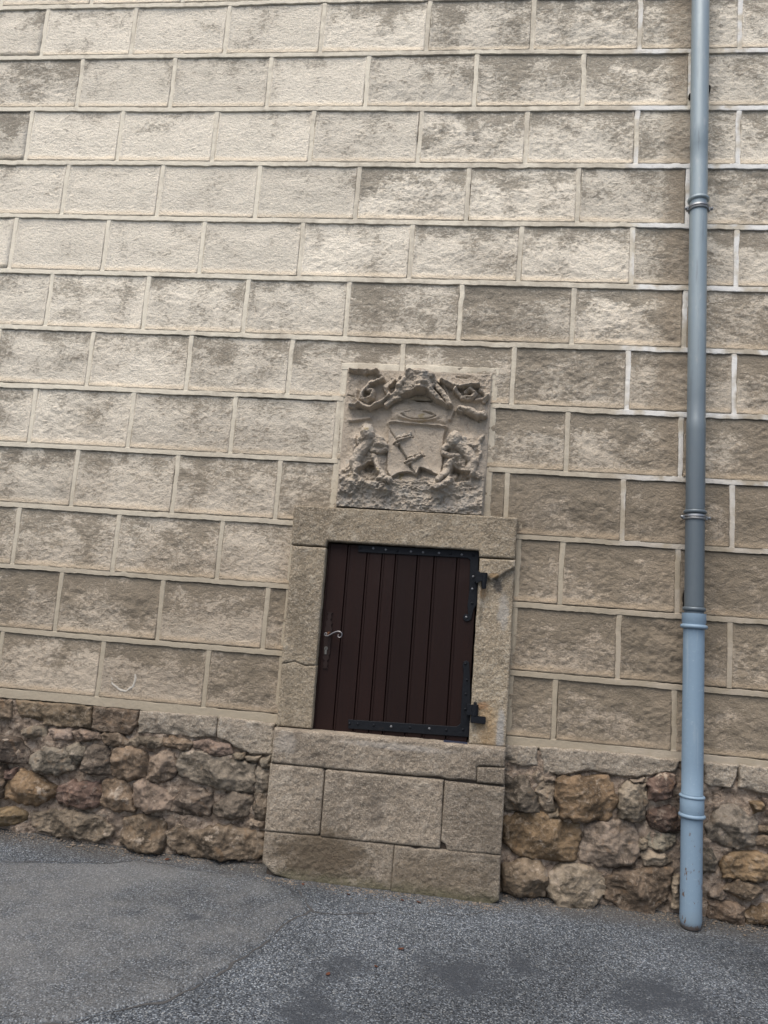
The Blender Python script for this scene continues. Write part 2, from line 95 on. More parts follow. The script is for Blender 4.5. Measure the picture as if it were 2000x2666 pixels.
def vnoise(x, y, z=0.0):
    z = np.zeros_like(x) + z
    fx, fy, fz = np.floor(x), np.floor(y), np.floor(z)
    tx, ty, tz = x - fx, y - fy, z - fz
    tx, ty, tz = [t * t * t * (t * (t * 6 - 15) + 10) for t in (tx, ty, tz)]
    fx, fy, fz = fx.astype(np.int64), fy.astype(np.int64), fz.astype(np.int64)
    def L(a, b, t): return a + (b - a) * t
    c = [[[_hash(fx + i, fy + j, fz + k) for k in (0, 1)] for j in (0, 1)] for i in (0, 1)]
    v = L(L(L(c[0][0][0], c[1][0][0], tx), L(c[0][1][0], c[1][1][0], tx), ty),
          L(L(c[0][0][1], c[1][0][1], tx), L(c[0][1][1], c[1][1][1], tx), ty), tz)
    return v * 2 - 1

def fbm(x, y, z=0.0, oct=4, gain=0.5, ridged=False):
    a, s, t = 1.0, 0.0, 0.0
    for i in range(oct):
        n = vnoise(x, y, z + 17.3 * i)
        if ridged: n = 1 - 2 * np.abs(n)
        s = s + a * n; t += a
        x, y, a = x * 2.03 + 5.1, y * 2.03 - 3.7, a * gain
    return s / t

def sstep(a, b, x):
    t = np.clip((x - a) / (b - a), 0, 1)
    return t * t * (3 - 2 * t)

# ------------------------------------------------------------------ outlines and height fields
def poly_sdf(px, pz, poly):
    """signed distance (inside positive) and nearest boundary point"""
    P = np.asarray(poly, float)
    best = np.full(px.shape, 1e9); nx = np.zeros_like(px); nz = np.zeros_like(px)
    inside = np.zeros(px.shape, bool)
    for i in range(len(P)):
        a, b = P[i], P[(i + 1) % len(P)]
        e = b - a
        l2 = e @ e + 1e-12
        t = np.clip(((px - a[0]) * e[0] + (pz - a[1]) * e[1]) / l2, 0, 1)
        qx, qz = a[0] + t * e[0], a[1] + t * e[1]
        d = (px - qx) ** 2 + (pz - qz) ** 2
        m = d < best
        best = np.where(m, d, best); nx = np.where(m, qx, nx); nz = np.where(m, qz, nz)
        c = (a[1] > pz) != (b[1] > pz)
        with np.errstate(divide='ignore', invalid='ignore'):
            xi = (b[0] - a[0]) * (pz - a[1]) / (b[1] - a[1] + 1e-15) + a[0]
        inside ^= c & (px < xi)
    d = np.sqrt(best)
    return np.where(inside, d, -d), nx, nz

def line_dist(px, pz, pts):
    P = np.asarray(pts, float)
    best = np.full(px.shape, 1e9)
    for a, b in zip(P[:-1], P[1:]):
        e = b - a
        t = np.clip(((px - a[0]) * e[0] + (pz - a[1]) * e[1]) / (e @ e + 1e-12), 0, 1)
        best = np.minimum(best, (px - a[0] - t * e[0]) ** 2 + (pz - a[1] - t * e[1]) ** 2)
    return np.sqrt(best)

def rough_outline(poly, step, jit, seed, rounds=0):
    P = [np.array(p, float) for p in poly]
    for _ in range(rounds):
        Q = []
        for i in range(len(P)):
            a, b = P[i], P[(i + 1) % len(P)]
            Q += [a * .75 + b * .25, a * .25 + b * .75]
        P = Q
    out = []
    for i in range(len(P)):
        a, b = P[i], P[(i + 1) % len(P)]
        n = max(1, int(np.hypot(*(b - a)) / step))
        for k in range(n): out.append(a + (b - a) * k / n)
    out = np.array(out)
    s = 1 / (step * 2.2)
    out[:, 0] += jit * vnoise(out[:, 0] * s, out[:, 1] * s, seed + .5)
    out[:, 1] += jit * vnoise(out[:, 0] * s, out[:, 1] * s, seed + 9.5)
    return out

def make_mesh(name, V, F, smooth=True, attrs=None):
    me = bpy.data.meshes.new(name)
    V = np.asarray(V, float); F = np.asarray(F, np.int32)
    k = F.shape[1]
    me.vertices.add(len(V)); me.vertices.foreach_set('co', V.ravel())
    me.loops.add(F.size); me.loops.foreach_set('vertex_index', F.ravel())
    me.polygons.add(len(F)); me.polygons.foreach_set('loop_start', np.arange(len(F), dtype=np.int32) * k)
    me.polygons.foreach_set('use_smooth', np.full(len(F), smooth))
    me.update(calc_edges=True)
    for n, a in (attrs or {}).items():
        at = me.attributes.new(n, 'FLOAT', 'POINT'); at.data.foreach_set('value', np.asarray(a, np.float32))
    me.validate()
    return me

def field_mesh(name, poly, cell, yfun, yback, attrs=None):
    """front surface y = yfun(x, z, inner distance) inside the outline, with side walls back to yback"""
    P = np.asarray(poly, float)
    x0, z0 = P.min(0); x1, z1 = P.max(0)
    nx = max(3, int(math.ceil((x1 - x0) / cell))) + 1; nz = max(3, int(math.ceil((z1 - z0) / cell))) + 1
    gx, gz = np.meshgrid(np.linspace(x0, x1, nx), np.linspace(z0, z1, nz))
    px, pz = gx.ravel(), gz.ravel()
    sd, bx, bz = poly_sdf(px, pz, P)
    eps = cell * 0.3
    ins = sd > eps
    i = np.arange(nx * nz).reshape(nz, nx)
    Q = np.stack([i[:-1, :-1].ravel(), i[:-1, 1:].ravel(), i[1:, 1:].ravel(), i[1:, :-1].ravel()], 1)
    Q = Q[ins[Q].any(1)]
    px = np.where(ins, px, bx); pz = np.where(ins, pz, bz); sd = np.where(ins, sd, 0.0)
    used = np.unique(Q); remap = -np.ones(nx * nz, np.int64); remap[used] = np.arange(len(used))
    Q = remap[Q]; px, pz, sd = px[used], pz[used], sd[used]
    y = yfun(px, pz, sd)
    V = np.stack([px, y, pz], 1)
    E = np.concatenate([Q[:, [0, 1]], Q[:, [1, 2]], Q[:, [2, 3]], Q[:, [3, 0]]])
    key = np.sort(E, 1); code = key[:, 0] * len(V) + key[:, 1]
    u, inv, cnt = np.unique(code, return_inverse=True, return_counts=True)
    B = E[cnt[inv] == 1]
    bv = np.unique(B); rb = -np.ones(len(V), np.int64); rb[bv] = np.arange(len(bv)) + len(V)
    VB = V[bv].copy(); VB[:, 1] = yback
    S = np.stack([B[:, 1], B[:, 0], rb[B[:, 0]], rb[B[:, 1]]], 1)
    A = {}
    for k, fn in (attrs or {}).items():
        a = fn(px, pz, sd); A[k] = np.concatenate([a, a[bv]])
    return make_mesh(name, np.concatenate([V, VB]), np.concatenate([Q, S]), True, A)

def edge_round(s, r):
    t = np.clip(1 - s / r, 0, 1)
    return r * (1 - np.sqrt(np.clip(1 - t * t, 0, 1)))

# ------------------------------------------------------------------ objects
def obj(name, me, mat, parent=None, color=None):
    o = bpy.data.objects.new(name, me)
    COL.objects.link(o)
    if mat is not None: me.materials.append(mat) if not len(me.materials) else None
    if parent is not None: o.parent = parent
    if color is not None: o.color = (*color, 1)
    return o

def empty(name, label, cat, loc=(0, 0, 0), group=None):
    o = bpy.data.objects.new(name, None); COL.objects.link(o)
    o.location = loc; o.empty_display_size = .1
    tag(o, label, cat, group)
    return o

def tag(o, label, cat, group=None):
    o['label'] = label; o['category'] = cat; o['kind'] = 'thing'
    if group: o['group'] = group

def child(name, me, mat, parent, color=None):
    """a part whose mesh is written in world metres, under a parent standing anywhere"""
    o = obj(name, me, mat, parent, color)
    root = parent; off = Vector((0, 0, 0))
    while root is not None:
        off += root.location; root = root.parent
    o.location = -off
    return o

class MB:
    def __init__(s): s.v = []; s.f = []
    def box(s, x0, x1, y0, y1, z0, z1):
        n = len(s.v)
        s.v += [(x, y, z) for x in (x0, x1) for y in (y0, y1) for z in (z0, z1)]
        s.f += [tuple(n + k for k in q) for q in ((0, 1, 3, 2), (4, 6, 7, 5), (0, 4, 5, 1), (2, 3, 7, 6), (0, 2, 6, 4), (1, 5, 7, 3))]
    def ring(s, prof, axis_pt, n=32, a0=0.0, a1=2 * math.pi, lean=(0, 0)):
        """surface of revolution about a vertical axis; prof = [(r, z)]"""
        k0 = len(s.v); full = abs(a1 - a0 - 2 * math.pi) < 1e-6
        m = n if full else n + 1
        for r, z in prof:
            for k in range(m):
                a = a0 + (a1 - a0) * k / n
                s.v.append((axis_pt[0] + lean[0] * z + r * math.cos(a), axis_pt[1] + lean[1] * z + r * math.sin(a), z))
        for i in range(len(prof) - 1):
            for k in range(n):
                k2 = (k + 1) % m if full else k + 1
                s.f.append((k0 + i * m + k, k0 + i * m + k2, k0 + (i + 1) * m + k2, k0 + (i + 1) * m + k))
    def tube(s, pts, r, n=8, flat=1.0):
        pts = [Vector(p) for p in pts]; k0 = len(s.v)
        rr = r if hasattr(r, '__len__') else [r] * len(pts)
        up = Vector((0, 1, 0))
        for i, p in enumerate(pts):
            d = (pts[min(i + 1, len(pts) - 1)] - pts[max(i - 1, 0)]).normalized()
            a = d.cross(up)
            if a.length < 1e-4: a = d.cross(Vector((1, 0, 0)))
            a.normalize(); b = d.cross(a)
            for k in range(n):
                t = 2 * math.pi * k / n
                s.v.append(tuple(p + a * rr[i] * math.cos(t) + b * rr[i] * flat * math.sin(t)))
        for i in range(len(pts) - 1):
            for k in range(n):
                s.f.append((k0 + i * n + k, k0 + i * n + (k + 1) % n, k0 + (i + 1) * n + (k + 1) % n, k0 + (i + 1) * n + k))
        s.f.append(tuple(k0 + k for k in range(n))[::-1]); s.f.append(tuple(k0 + (len(pts) - 1) * n + k for k in range(n)))
    def dome(s, c, r, h, n=10, m=4, out=(0, -1, 0)):
        k0 = len(s.v); c = Vector(c)
        for i in range(m):
            a = math.pi / 2 * i / m
            for k in range(n):
                t = 2 * math.pi * k / n
                s.v.append((c.x + r * math.cos(a) * math.cos(t), c.y - h * math.sin(a), c.z + r * math.cos(a) * math.sin(t)))
        s.v.append((c.x, c.y - h, c.z)); top = len(s.v) - 1
        for i in range(m - 1):
            for k in range(n): s.f.append((k0 + i * n + k, k0 + i * n + (k + 1) % n, k0 + (i + 1) * n + (k + 1) % n, k0 + (i + 1) * n + k))
        for k in range(n): s.f.append((k0 + (m - 1) * n + k, k0 + (m - 1) * n + (k + 1) % n, top))
    def prism(s, poly, y0, y1):
        """outline in x,z extruded from y0 (front) to y1"""
        n = len(s.v); k = len(poly)
        s.v += [(p[0], y0, p[1]) for p in poly] + [(p[0], y1, p[1]) for p in poly]
        s.f.append(tuple(range(n, n + k))); s.f.append(tuple(range(n + k, n + 2 * k))[::-1])
        for i in range(k):
            j = (i + 1) % k
            s.f.append((n + j, n + i, n + k + i, n + k + j))
    def mesh(s, name, smooth=False, bevel=0.0, seg=2):
        me = bpy.data.meshes.new(name); me.from_pydata(s.v, [], s.f); me.update()
        bm = bmesh.new(); bm.from_mesh(me)
        bmesh.ops.recalc_face_normals(bm, faces=bm.faces)
        if bevel:
            ed = [e for e in bm.edges if len(e.link_faces) == 2 and e.calc_face_angle(0) > .5]
            bmesh.ops.bevel(bm, geom=ed, offset=bevel, segments=seg, affect='EDGES', clamp_overlap=True)
        if smooth:
            for f in bm.faces: f.smooth = True
            for e in bm.edges:
                if len(e.link_faces) == 2 and e.calc_face_angle(0) > .7: e.smooth = False
        bm.to_mesh(me); bm.free()
        return me

# ------------------------------------------------------------------ materials
class NT:
    def __init__(s, name):
        s.m = bpy.data.materials.new(name); s.m.use_nodes = True
        s.t = s.m.node_tree; s.n = s.t.nodes; s.l = s.t.links
        s.bsdf = s.n['Principled BSDF']; s.bsdf.inputs['Specular IOR Level'].default_value = .25
        s.co = s.n.new('ShaderNodeTexCoord').outputs['Object']
    def put(s, inp, v):
        if hasattr(v, 'is_linked') or isinstance(v, bpy.types.NodeSocket): s.l.new(v, inp)
        else: inp.default_value = v
    def node(s, t, **kw):
        n = s.n.new('ShaderNode' + t)
        for k, v in kw.items(): setattr(n, k, v)
        return n
    def mapped(s, scale=(1, 1, 1), rot=(0, 0, 0), loc=(0, 0, 0), src=None):
        n = s.node('Mapping'); s.l.new(src or s.co, n.inputs[0])
        n.inputs['Scale'].default_value = scale; n.inputs['Rotation'].default_value = rot; s.put(n.inputs['Location'], loc)
        return n.outputs[0]
    def noise(s, scale, detail=4, rough=.55, dist=0, co=None, col=False):
        n = s.node('TexNoise'); s.l.new(co or s.co, n.inputs['Vector'])
        n.inputs['Scale'].default_value = scale; n.inputs['Detail'].default_value = detail
        n.inputs['Roughness'].default_value = rough; n.inputs['Distortion'].default_value = dist
        return n.outputs['Color' if col else 'Fac']
    def voro(s, scale, feature='F1', out='Distance', co=None, rand=1.0):
        n = s.node('TexVoronoi', feature=feature); s.l.new(co or s.co, n.inputs['Vector'])
        n.inputs['Scale'].default_value = scale; n.inputs['Randomness'].default_value = rand
        return n.outputs[out]
    def math(s, op, a, b=0.0, c=0.0, clamp=False):
        n = s.node('Math', operation=op, use_clamp=clamp)
        s.put(n.inputs[0], a); s.put(n.inputs[1], b)
        if op in ('MULTIPLY_ADD',): s.put(n.inputs[2], c)
        return n.outputs[0]
    def add(s, *a):
        r = a[0]
        for b in a[1:]: r = s.math('ADD', r, b)
        return r
    def mul(s, a, b): return s.math('MULTIPLY', a, b)
    def ramp(s, v, lo, hi, a=0.0, b=1.0):
        n = s.node('MapRange', interpolation_type='SMOOTHSTEP')
        s.put(n.inputs['Value'], v); s.put(n.inputs['From Min'], lo); s.put(n.inputs['From Max'], hi)
        n.inputs['To Min'].default_value = a; n.inputs['To Max'].default_value = b
        return n.outputs[0]
    def mix(s, f, a, b, mode='MIX'):
        n = s.node('Mix', data_type='RGBA', blend_type=mode)
        s.put(n.inputs[0], f)
        for k, v in ((6, a), (7, b)):
            if isinstance(v, tuple): v = (*v, 1) if len(v) == 3 else v
            s.put(n.inputs[k], v)
        return n.outputs[2]
    def scale_col(s, c, f):
        n = s.node('VectorMath', operation='SCALE'); s.put(n.inputs[0], c); s.put(n.inputs['Scale'], f); return n.outputs[0]
    def sep(s, c=None):
        n = s.node('SeparateXYZ'); s.l.new(c or s.co, n.inputs[0]); return n.outputs
    def attr(s, name, kind='GEOMETRY'):
        n = s.node('Attribute', attribute_type=kind, attribute_name=name); return n.outputs['Fac']
    def info(s): return s.node('ObjectInfo').outputs
    def finish(s, col, rough=.9, bumps=(), metal=None, spec=None):
        s.put(s.bsdf.inputs['Base Color'], (*col, 1) if isinstance(col, tuple) and len(col) == 3 else col)
        s.put(s.bsdf.inputs['Roughness'], rough)
        if metal is not None: s.put(s.bsdf.inputs['Metallic'], metal)
        if spec is not None: s.bsdf.inputs['Specular IOR Level'].default_value = spec
        prev = None
        for h, st, d in bumps:
            b = s.node('Bump'); b.inputs['Strength'].default_value = st; b.inputs['Distance'].default_value = d
            s.l.new(h, b.inputs['Height'])
            if prev is not None: s.l.new(prev, b.inputs['Normal'])
            prev = b.outputs[0]
        if prev is not None: s.l.new(prev, s.bsdf.inputs['Normal'])
        return s.m

def mat_block():
    m = NT('weathered_render')
    inf = m.info(); oc = m.node('SeparateColor'); m.l.new(inf['Color'], oc.inputs[0])
    grime_shade, tone, upw = oc.outputs[0], oc.outputs[1], oc.outputs[2]
    x, y, z = m.sep()
    v = m.attr('bv')
    big = m.noise(2.2, 3, .6)
    mid = m.noise(8, 4, .6, .4, co=m.mapped((.85, 1, 1.2), (0, math.radians(-24), 0)))
    strk = m.noise(62, 4, .66, .5, co=m.mapped((.75, 1, 1.3), (0, math.radians(-28), 0)))
    fine = m.noise(120, 4, .7)
    pit = m.voro(150)
    # dark crust, irregular; the tone also darkens towards each stone's upper edge
    def dev(n, k): return m.mul(m.math('SUBTRACT', n, .5), k)
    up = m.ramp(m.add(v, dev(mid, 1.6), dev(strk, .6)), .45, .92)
    run = m.noise(5, 4, .6, .3, co=m.mapped((1.0, 1, .22), loc=(4.0, 0, 1.0)))
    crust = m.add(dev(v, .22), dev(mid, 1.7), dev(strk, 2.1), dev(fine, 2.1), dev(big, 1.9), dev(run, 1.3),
                  m.mul(m.math('SUBTRACT', up, .35), m.mul(upw, m.math('MULTIPLY_ADD', grime_shade, .6, .12))), m.mul(m.math('SUBTRACT', grime_shade, .40), 1.05))
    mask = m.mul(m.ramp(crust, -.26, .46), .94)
    clean = m.mix(m.noise(5, 3), (.875, .803, .672), (.785, .722, .60))
    clean = m.mix(m.ramp(fine, .38, .62), m.scale_col(clean, .82), clean)
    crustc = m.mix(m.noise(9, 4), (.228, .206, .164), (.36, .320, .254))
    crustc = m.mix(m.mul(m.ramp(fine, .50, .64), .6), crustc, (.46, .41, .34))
    # thin grey film where the stone is not crusted through
    clean = m.mix(m.mul(m.ramp(m.add(dev(big, 1.2), dev(mid, 1.0), m.mul(grime_shade, .5)), -.05, .45), .22), clean, (.52, .47, .395))
    # brown tint at the lower right; also paints the light fading down the wall
    brown = m.ramp(m.add(m.mul(x, .11), m.mul(z, -.34), m.mul(big, .5)), -.66, .16)
    crustc = m.mix(m.mul(brown, .70), crustc, (.180, .140, .094))
    clean = m.mix(m.mul(brown, .90), clean, (.372, .306, .232))
    c = m.mix(mask, clean, crustc)
    # peach sand on the foot of each stone
    foot = m.ramp(m.add(v, m.mul(m.math('SUBTRACT', mid, .5), .16)), .13, .03)
    c = m.mix(m.mul(foot, .75), c, m.mix(brown, (.75, .64, .48), (.37, .29, .20)))
    # smooth brown strip of drip stain along the downpipe
    wob = m.mul(m.math('SUBTRACT', m.noise(14, 4, .65), .5), .12)
    dx = m.math('ABSOLUTE', m.add(x, wob, -3.335))
    strip = m.ramp(dx, .13, .045)
    c = m.mix(m.mul(strip, .62), c, (.285, .235, .175))
    # pits
    pm = m.mul(m.ramp(pit, .26, .10), m.ramp(m.noise(35, 3), .42, .62))
    c = m.mix(m.mul(pm, .5), c, (.17, .14, .115))
    c = m.scale_col(c, m.math('MULTIPLY_ADD', tone, .20, .89))
    h1 = m.add(m.mul(strk, .9), m.mul(fine, .6))
    return m.finish(c, .95, [(h1, .65, .014), (pm, -.5, .008)])

def mat_joint():
    m = NT('pale_joint_mortar')
    x, y, z = m.sep()
    n = m.noise(9, 5, .6)
    c = m.mix(n, (.80, .74, .605), (.68, .625, .51))
    run = m.noise(5, 4, .6, .3, co=m.mapped((1.0, 1, .22), loc=(4.0, 0, 1.0)))
    dirt = m.ramp(m.add(m.mul(x, .10), m.mul(run, 1.1), m.mul(m.noise(20, 4, .65), .8)), 1.02, 1.36)
    c = m.mix(m.mul(dirt, .55), c, (.36, .315, .25))
    big = m.noise(2.2, 3, .6)
    brown = m.ramp(m.add(m.mul(x, .09), m.mul(z, -.42), m.mul(big, .5)), -.85, .10)  # brown tint plus the painted fade of light down the wall
    c = m.mix(m.mul(brown, .92), c, (.325, .275, .202))
    new = m.ramp(m.add(x, m.mul(n, .12)), 3.12, 3.2)
    c = m.mix(m.mul(new, m.ramp(m.noise(7, 3), .40, .55)), c, m.mix(m.ramp(z, 2.4, 1.2), (.76, .75, .71), (.40, .345, .27)))
    c = m.mix(m.mul(m.ramp(m.noise(45, 4, .7), .56, .70), .3), c, (.32, .28, .23))
    return m.finish(c, .93, [(m.noise(70, 4, .6), .4, .006), (m.noise(300, 2), .3, .003)])

def mat_rubble():
    m = NT('rubble_stone')
    inf = m.info()
    base = inf['Color']
    off = m.node('CombineXYZ'); m.l.new(m.mul(inf['Random'], 40.0), off.inputs[0]); m.l.new(m.mul(inf['Random'], 17.0), off.inputs[2])
    co = m.mapped(loc=off.outputs[0])
    a = m.noise(10, 5, .62, .6, co=co); b = m.noise(38, 5, .66, .4, co=co); f = m.noise(160, 3, .6, co=co)
    c = m.mix(m.ramp(a, .38, .62), m.scale_col(base, .50), m.scale_col(base, 1.22))
    c = m.mix(m.mul(m.ramp(b, .50, .68), .55), c, m.mix(.5, base, (.46, .39, .31)))
    c = m.mix(m.mul(m.ramp(m.noise(17, 4, .6, 1.2, co=co), .56, .68), .4), c, m.mix(.45, (.24, .135, .06), base))
    c = m.mix(m.mul(m.ramp(b, .44, .30), .6), c, (.075, .062, .05))
    c = m.mix(m.mul(m.ramp(m.noise(8, 5, .7, co=m.mapped(loc=(3.1, 0, 7.7))), .60, .68), .7), c, (.44, .37, .295))
    c = m.mix(m.mul(m.ramp(f, .52, .72), .30), c, m.scale_col(base, 1.7))
    return m.finish(c, .92, [(a, .4, .03), (b, .8, .014), (f, .5, .004)])

def mat_rubble_mortar():
    m = NT('rubble_lime_mortar')
    a = m.noise(7, 5, .62, .5); b = m.noise(34, 5, .7, .4)
    c = m.mix(a, (.36, .285, .22), (.24, .185, .14))
    c = m.mix(m.ramp(b, .48, .68), c, (.47, .39, .31))
    c = m.mix(m.mul(m.ramp(b, .47, .34), .85), c, (.085, .065, .048))  # hollows of the mortar darkened in the colour, standing for their shade
    return m.finish(c, .96, [(b, 1.0, .026), (m.noise(150, 3, .65), .7, .006)])

def mat_granite(name, base, dark, light, rust_and_tints=None, mossy=False):
    m = NT(name)
    inf = m.info()
    x, y, z = m.sep()
    big = m.noise(3.2, 4, .6); mid = m.noise(16, 5, .6, .4)
    gr = m.voro(210, out='Color'); gs = m.node('SeparateColor'); m.l.new(gr, gs.inputs[0]); g = gs.outputs[0]
    fine = m.noise(95, 4, .7)
    c = m.mix(m.ramp(big, .35, .68), base, m.mix(.5, base, dark))
    c = m.mix(m.mul(m.ramp(mid, .50, .70), .45), c, light)
    c = m.mix(m.mul(m.ramp(mid, .46, .30), .50), c, dark)
    c = m.mix(m.mul(m.ramp(g, .62, .9), .42), c, light)
    c = m.mix(m.mul(m.ramp(g, .24, .05), .50), c, dark)
    c = m.mix(m.mul(m.ramp(fine, .46, .32), .55), c, m.scale_col(dark, .7) if not isinstance(dark, tuple) else tuple(k * .7 for k in dark))
    # long vertical drip stains
    drip = m.noise(7, 4, .6, .2, co=m.mapped((1, 1, .16)))
    c = m.mix(m.mul(m.ramp(drip, .54, .70), .5), c, tuple(k * .55 for k in base))
    c = m.scale_col(c, m.math('MULTIPLY_ADD', inf['Random'], .22, .89))
    for (rx, rz, rw, rh, rc, rs) in (rust_and_tints or []):
        wob = m.mul(m.math('SUBTRACT', m.noise(24, 5, .68), .5), 1.5)
        ex = m.math('POWER', m.mul(m.add(x, -rx), 1 / rw), 2.0); ez = m.math('POWER', m.mul(m.add(z, -rz), 1 / rh), 2.0)
        k = m.ramp(m.add(m.math('SQRT', m.add(ex, ez)), wob), 1.05, .45)
        c = m.mix(m.mul(k, rs), c, rc)
    if mossy:
        k = m.mul(m.ramp(m.add(z, m.mul(mid, .08)), .115, .05), .7)
        c = m.mix(k, c, (.075, .075, .04))
    return m.finish(c, .93, [(mid, .3, .02), (fine, .9, .010), (g, .35, .004)])

def mat_arms():
    m = NT('carved_sandstone')
    x, y, z = m.sep()
    big = m.noise(5, 4, .6, .4); mid = m.noise(26, 5, .65, .4); fine = m.noise(140, 4, .65)
    c = m.mix(big, (.31, .262, .205), (.45, .39, .315))
    low = m.ramp(m.add(z, m.mul(big, .5)), 2.10, 1.90)
    c = m.mix(m.mul(low, m.ramp(mid, .40, .60)), c, (.34, .31, .265))
    c = m.mix(m.mul(m.ramp(mid, .45, .30), .55), c, (.15, .13, .105))  # bump hollows darkened in the colour, standing for shade in the carving
    c = m.mix(m.mul(m.ramp(m.noise(9, 4, .6), .58, .68), .55), c, (.35, .335, .30))
    c = m.mix(m.mul(m.ramp(m.noise(13, 3), .66, .72), .5), c, (.30, .23, .09))
    c = m.mix(m.mul(m.ramp(fine, .45, .32), .35), c, (.13, .11, .09))
    return m.finish(c, .93, [(mid, .45, .012), (fine, .6, .005)])

def mat_asphalt(name, dusty):
    m = NT(name)
    x, y, z = m.sep()
    flat = m.node('CombineXYZ'); m.l.new(x, flat.inputs[0]); m.l.new(y, flat.inputs[1]); flat = flat.outputs[0]
    big = m.noise(1.3, 4, .6, co=flat); mid = m.noise(7, 4, .6, co=flat)
    def chips(sc, seed):
        co = m.mapped(loc=(seed, seed * .7, 0), src=flat)
        col = m.voro(sc, out='Color', co=co); d = m.voro(sc, out='Distance', co=co)
        s = m.node('SeparateColor'); m.l.new(col, s.inputs[0]); return s.outputs, d
    (r1, g1, b1), d1 = chips(125, 0.0)
    (r2, g2, b2), d2 = chips(240, 5.3)
    binder = m.mix(mid, (.085, .091, .098), (.125, .131, .138))
    c = m.mix(m.mul(m.ramp(r2, .25, .95), .9), binder, m.mix(g2, (.21, .225, .24), (.33, .325, .31)))
    c = m.mix(m.mul(m.ramp(r1, .45, .95), m.ramp(d1, .55, .30)), c, m.mix(g1, (.20, .21, .22), (.36, .335, .30)))
    c = m.mix(m.mul(m.ramp(b2, .84, .92), .85), c, m.mix(g2, (.62, .64, .66), (.62, .57, .49)))
    c = m.mix(m.mul(m.ramp(b1, .93, .97), m.ramp(d1, .45, .3)), c, (.60, .60, .57))
    c = m.mix(m.mul(m.ramp(b2, .22, .10), .8), c, (.040, .043, .048))
    c = m.mix(m.mul(m.ramp(r1, .30, .12), m.ramp(d1, .60, .40)), c, (.045, .047, .050))
    c = m.scale_col(m.mix(1.0, c, (.86, .95, 1.06), 'MULTIPLY'), m.math('MULTIPLY_ADD', big, .90, .07))
    if dusty:
        dk = m.math('MULTIPLY_ADD', m.ramp(m.add(big, m.mul(mid, .5)), .52, .95), .60, .0)
        c = m.mix(dk, c, m.mix(mid, (.145, .145, .142), (.18, .178, .17)))
    st = None
    for (sx, sy), r in STAINS:
        if dusty != (sx < 1.6): continue
        ex = m.math('POWER', m.add(x, -sx), 2.0); ey = m.math('POWER', m.mul(m.add(y, -sy), 1.1), 2.0)
        k = m.ramp(m.add(m.mul(m.math('SQRT', m.add(ex, ey)), 1 / r), m.mul(m.math('SUBTRACT', m.noise(9, 5, .65, co=flat), .5), 2.2)), 1.0, .2)
        st = k if st is None else m.math('MAXIMUM', st, k)
    if st is not None: c = m.mix(m.mul(m.mul(st, m.ramp(m.noise(16, 5, .7, co=flat), .30, .52)), .85), c, (.040, .046, .055))
    # darker band along the foot of the wall
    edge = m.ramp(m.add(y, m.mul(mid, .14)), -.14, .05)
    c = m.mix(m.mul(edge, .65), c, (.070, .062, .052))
    hh = m.add(m.mul(m.ramp(d1, .6, .1), .6), m.mul(m.ramp(d2, .6, .1), .4))
    return m.finish(c, .80, [(mid, .3, .03), (hh, .9, .004)], spec=.35)

def mat_wood():
    m = NT('dark_stained_wood')
    inf = m.info()
    off = m.node('CombineXYZ'); m.l.new(m.mul(inf['Random'], 30.0), off.inputs[2])
    co = m.mapped((30, 30, 1.1), loc=off.outputs[0])
    g = m.noise(3.0, 5, .6, 1.0, co=co); g2 = m.noise(12, 4, .6, .4, co=m.mapped((40, 40, 1.0), loc=off.outputs[0]))
    c = m.mix(g, (.0090, .0035, .0027), (.0180, .0068, .0050))
    c = m.mix(m.mul(m.ramp(g2, .55, .75), .5), c, (.021, .0090, .0068))
    c = m.mix(m.mul(m.ramp(m.noise(4, 4), .6, .75), .35), c, (.022, .0125, .0105))
    c = m.scale_col(c, m.math('MULTIPLY_ADD', inf['Random'], .3, .85))
    return m.finish(c, m.ramp(g, .3, .7, .55, .7), [(g2, .35, .002)], spec=.2)

def mat_iron():
    m = NT('black_painted_iron')
    n = m.noise(60, 4, .6)
    c = m.mix(n, (.0055, .0065, .0085), (.013, .015, .019))
    c = m.mix(m.mul(m.ramp(m.noise(22, 5, .65), .62, .72), .5), c, (.026, .020, .017))
    return m.finish(c, .55, [(n, .4, .003)], spec=.15)

def mat_zinc():
    m = NT('weathered_zinc')
    x, y, z = m.sep()
    n = m.noise(6, 5, .6, co=m.mapped((1, 1, .35))); f = m.noise(60, 4, .6, co=m.mapped((1, 1, .25)))
    c = m.mix(n, (.235, .29, .315), (.31, .37, .395))
    c = m.mix(m.mul(m.ramp(f, .58, .72), .35), c, (.42, .44, .45))
    c = m.mix(m.mul(m.ramp(m.noise(9, 5, .65, .3, co=m.mapped((6, 6, .35))), .56, .70), .5), c, (.17, .19, .205))
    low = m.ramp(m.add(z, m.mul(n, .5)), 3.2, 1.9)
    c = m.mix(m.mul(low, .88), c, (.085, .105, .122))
    return m.finish(c, m.ramp(f, .3, .7, .36, .5), [(n, .05, .01)], metal=.2, spec=.5)

